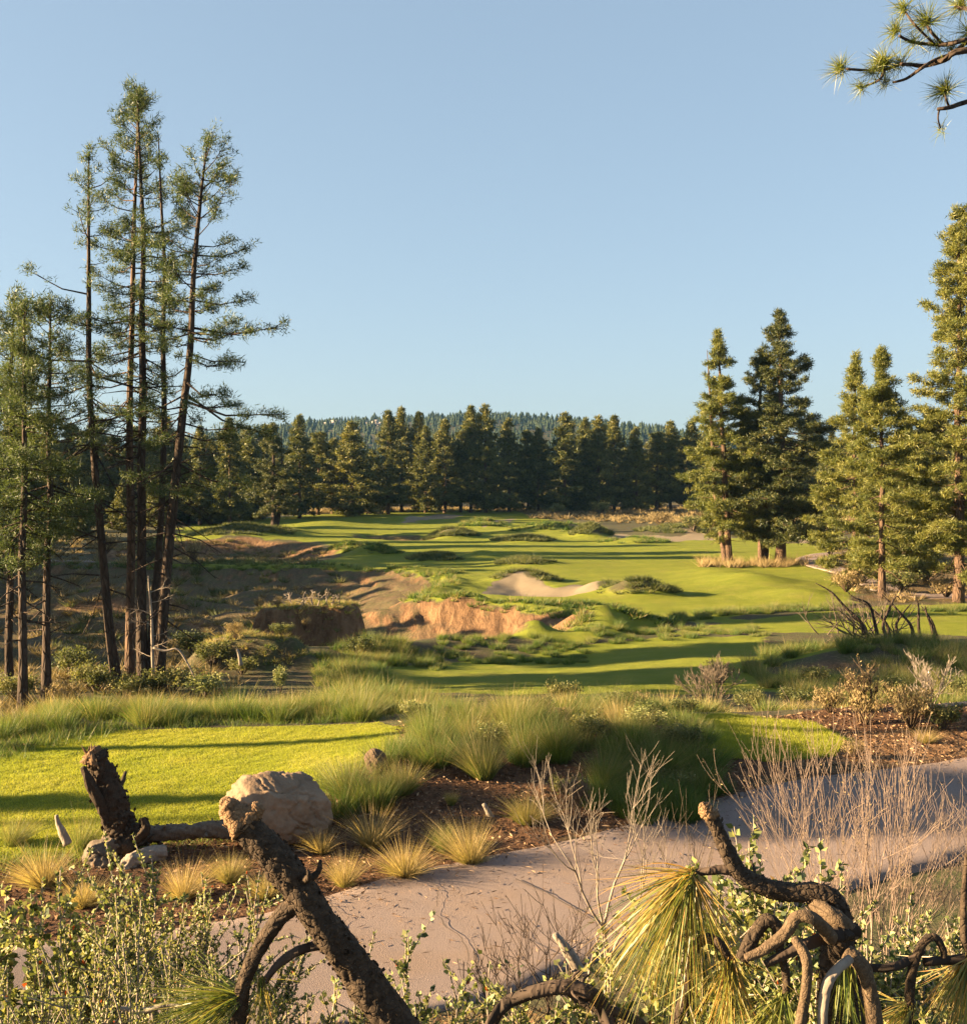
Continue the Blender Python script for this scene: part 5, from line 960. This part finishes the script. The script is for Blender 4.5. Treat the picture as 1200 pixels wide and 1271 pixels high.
# ------------------------------------------------------------------ leafy shrubs at the camera's feet
def leafy(px, d, top, label, seed, rad=.35, nst=14, nl=900, L=.024, W=.016, lean=0.0, mat='manz', st='twig_pale', tint=(0, 1), group=None):
    p = G(px, d); p[2] -= .05; hh = max(CAMZ-(top-HOR)/FPX*d-p[2], .3); g = R(seed); sb, lb = MB(), MB(); A, B, ra = [], [], []
    for i in range(nst):
        a_ = g.random()*6.28; s_ = rad*np.sqrt(g.random()); tip = np.array([np.cos(a_)*s_+lean, np.sin(a_)*s_, hh*(.55+.45*g.random()) if i else hh])
        k = np.linspace(0, 1, 6)[:, None]; c = tip*k*np.array([1, 1, 1])+np.array([np.cos(a_)*s_*.35, np.sin(a_)*s_*.35, 0])*np.sin(k*np.pi)+g.normal(0, .012, (6, 3))*k
        r = .0055*(1-k[:, 0])+.0018; A.append(c[:-1]); B.append(c[1:]); ra.append(r[:-1])
        for q in range(7):
            t = .3+.65*g.random(); j = min(int(t*5), 4); s0 = c[j]+(c[j+1]-c[j])*(t*5-j); dd = nrm(nrm(c[j+1]-c[j])+g.normal(0, .55, 3)); e = s0+dd*hh*.22*(.5+g.random()); A.append(s0[None]); B.append(e[None]); ra.append(np.array([.0026]))
    A, B, ra = np.vstack(A), np.vstack(B), np.concatenate(ra); segs(sb, A, B, ra, ra*.7, 4)
    w_ = np.linalg.norm(B-A, axis=1)*(A[:, 2] > hh*.15); k = g.choice(len(A), nl, p=w_/w_.sum()); t = g.random(nl)[:, None]
    P = A[k]+(B-A)[k]*t; dr = nrm((B-A)[k])*.6+rdir(g, nl)*.9+np.array([0, 0, .3]); leaves(lb, P, dr, L*(.6+.7*g.random(nl)), W*(.7+.6*g.random(nl)), g, g.uniform(*tint, nl))
    o = thing('leafy_shrub', label, 'shrub', p, group); sb.build('stem', MT[st], o); lb.build('leaves', MT[mat], o); return o
LG_ = 'leafy shrubs along the bottom edge'
for a_ in [(92, 4.0, 1062, 'tall sunlit leafy shrub topped by large pale leaves at the left', 1, .3, 14, 1500, .026, .018), (20, 4.3, 1128, 'leafy shrub with rounded green leaves at the left edge', 2, .35, 12, 800, .045, .034), (150, 4.4, 1140, 'small-leaved twiggy shrub in the middle of the left thicket', 3, .35, 16, 1500, .022, .014),
           (215, 4.5, 1085, 'arching sprigs with pale yellow leaves below the stump root', 4, .4, 12, 1000, .024, .016, .12), (262, 4.6, 1120, 'small-leaved sprigs reaching toward the leaning limb', 5, .35, 12, 1100, .022, .014, .1), (55, 3.3, 1165, 'pale twigged leafy shrub in the lower left corner', 6, .35, 16, 1300, .018, .012), (150, 3.2, 1175, 'bushy small-leaved shrub at the bottom left', 7, .35, 16, 1400, .017, .012),
           (235, 3.5, 1200, 'low leafy shrub left of the side limb', 8, .3, 12, 900, .018, .012), (300, 3.6, 1232, 'low leafy shrub under the leaning limb', 9, .28, 10, 500, .02, .014), (440, 3.7, 1185, 'thin sprig with fine pale leaves before the path', 10, .14, 5, 220, .022, .01), (385, 3.3, 1250, 'low leaves right under the leaning limb at the bottom', 11, .3, 12, 500, .022, .015),
           (500, 3.5, 1215, 'dark-leaved low shrub right of the leaning limb foot', 12, .25, 10, 320, .032, .022), (590, 3.5, 1210, 'dark-leaved low shrub left of the arched branch', 13, .25, 9, 220, .03, .022), (660, 3.4, 1225, 'sparse dark leaves behind the arched branch', 14, .2, 8, 160, .03, .022),
           (900, 3.3, 1095, 'dark green shrub with oval leaves behind the knobby limb', 15, .26, 18, 1100, .036, .026), (955, 3.4, 1042, 'tall sprig with round green leaves above the knobby limb', 16, .12, 8, 420, .036, .028), (1000, 3.5, 1090, 'green leaf sprig at the elbow of the knobby limb', 17, .15, 8, 300, .036, .028), (830, 3.2, 1180, 'leafy shrub under the long drooping needles', 18, .25, 12, 500, .032, .022),
           (1100, 3.6, 1150, 'dense leafy shrub below the big tan bush', 19, .35, 16, 1100, .028, .018), (1180, 3.7, 1140, 'leafy shrub at the right bottom edge', 20, .35, 16, 1100, .028, .018), (960, 2.9, 1180, 'dark leaves low behind the gnarled side limbs', 21, .25, 14, 700, .03, .02), (1060, 3.0, 1215, 'dark leaves at the foot of the gnarled bough', 22, .25, 14, 700, .03, .02), (1150, 2.9, 1215, 'dark leaves behind the thin arched twig', 23, .3, 14, 700, .028, .018), (740, 3.2, 1225, 'dark leaves low left of the drooping needles', 24, .25, 12, 400, .03, .02)]:
    a_ = list(a_); a_[6] = int(a_[6]*1.25); a_[7] = int(a_[7]*5.0); a_[8] *= .68; a_[9] *= .75; leafy(*a_, group=LG_)
b = MB(); g = R(95); n_ = 30000; x = g.uniform(-3.2, 3.6, n_); y = g.uniform(2.3, 9.2, n_); k = (sdpoly(x, y, [(-7, 6), (-6.6, 8.6-2.5), (.6, 10.2-.6), (3.2, 12), (4, 2), (-4, 2)]) < 0); x, y = x[k], y[k]; n_ = len(x)
leaves(b, np.column_stack([x, y, H(x, y)+.01]), g.normal(0, 1, (n_, 3))*[1, 1, .5], g.uniform(.02, .06, n_), g.uniform(.008, .02, n_), g, g.random(n_)); stuff(b, 'leaf_litter', 'chips', 'dry brown leaf litter and twigs under the foreground shrubs', 'litter')

# ------------------------------------------------------------------ air
b = MB(); box(b, -1300, 1300, -60, 2300, -14, 112); hz = b.build('haze', MT['wall']); hz.data.materials.clear()
t = NT('haze'); v = t.n('ShaderNodeVolumePrincipled'); v.inputs['Density'].default_value = .00006; v.inputs['Color'].default_value = (.26, .56, 1.0, 1); v.inputs['Anisotropy'].default_value = .2
t.l(v.outputs[0], t.out.inputs['Volume']); hz.data.materials.append(t.m); tagp(hz, 'thin blue air between the near trees and the distant ridge', 'haze', None, 'stuff')
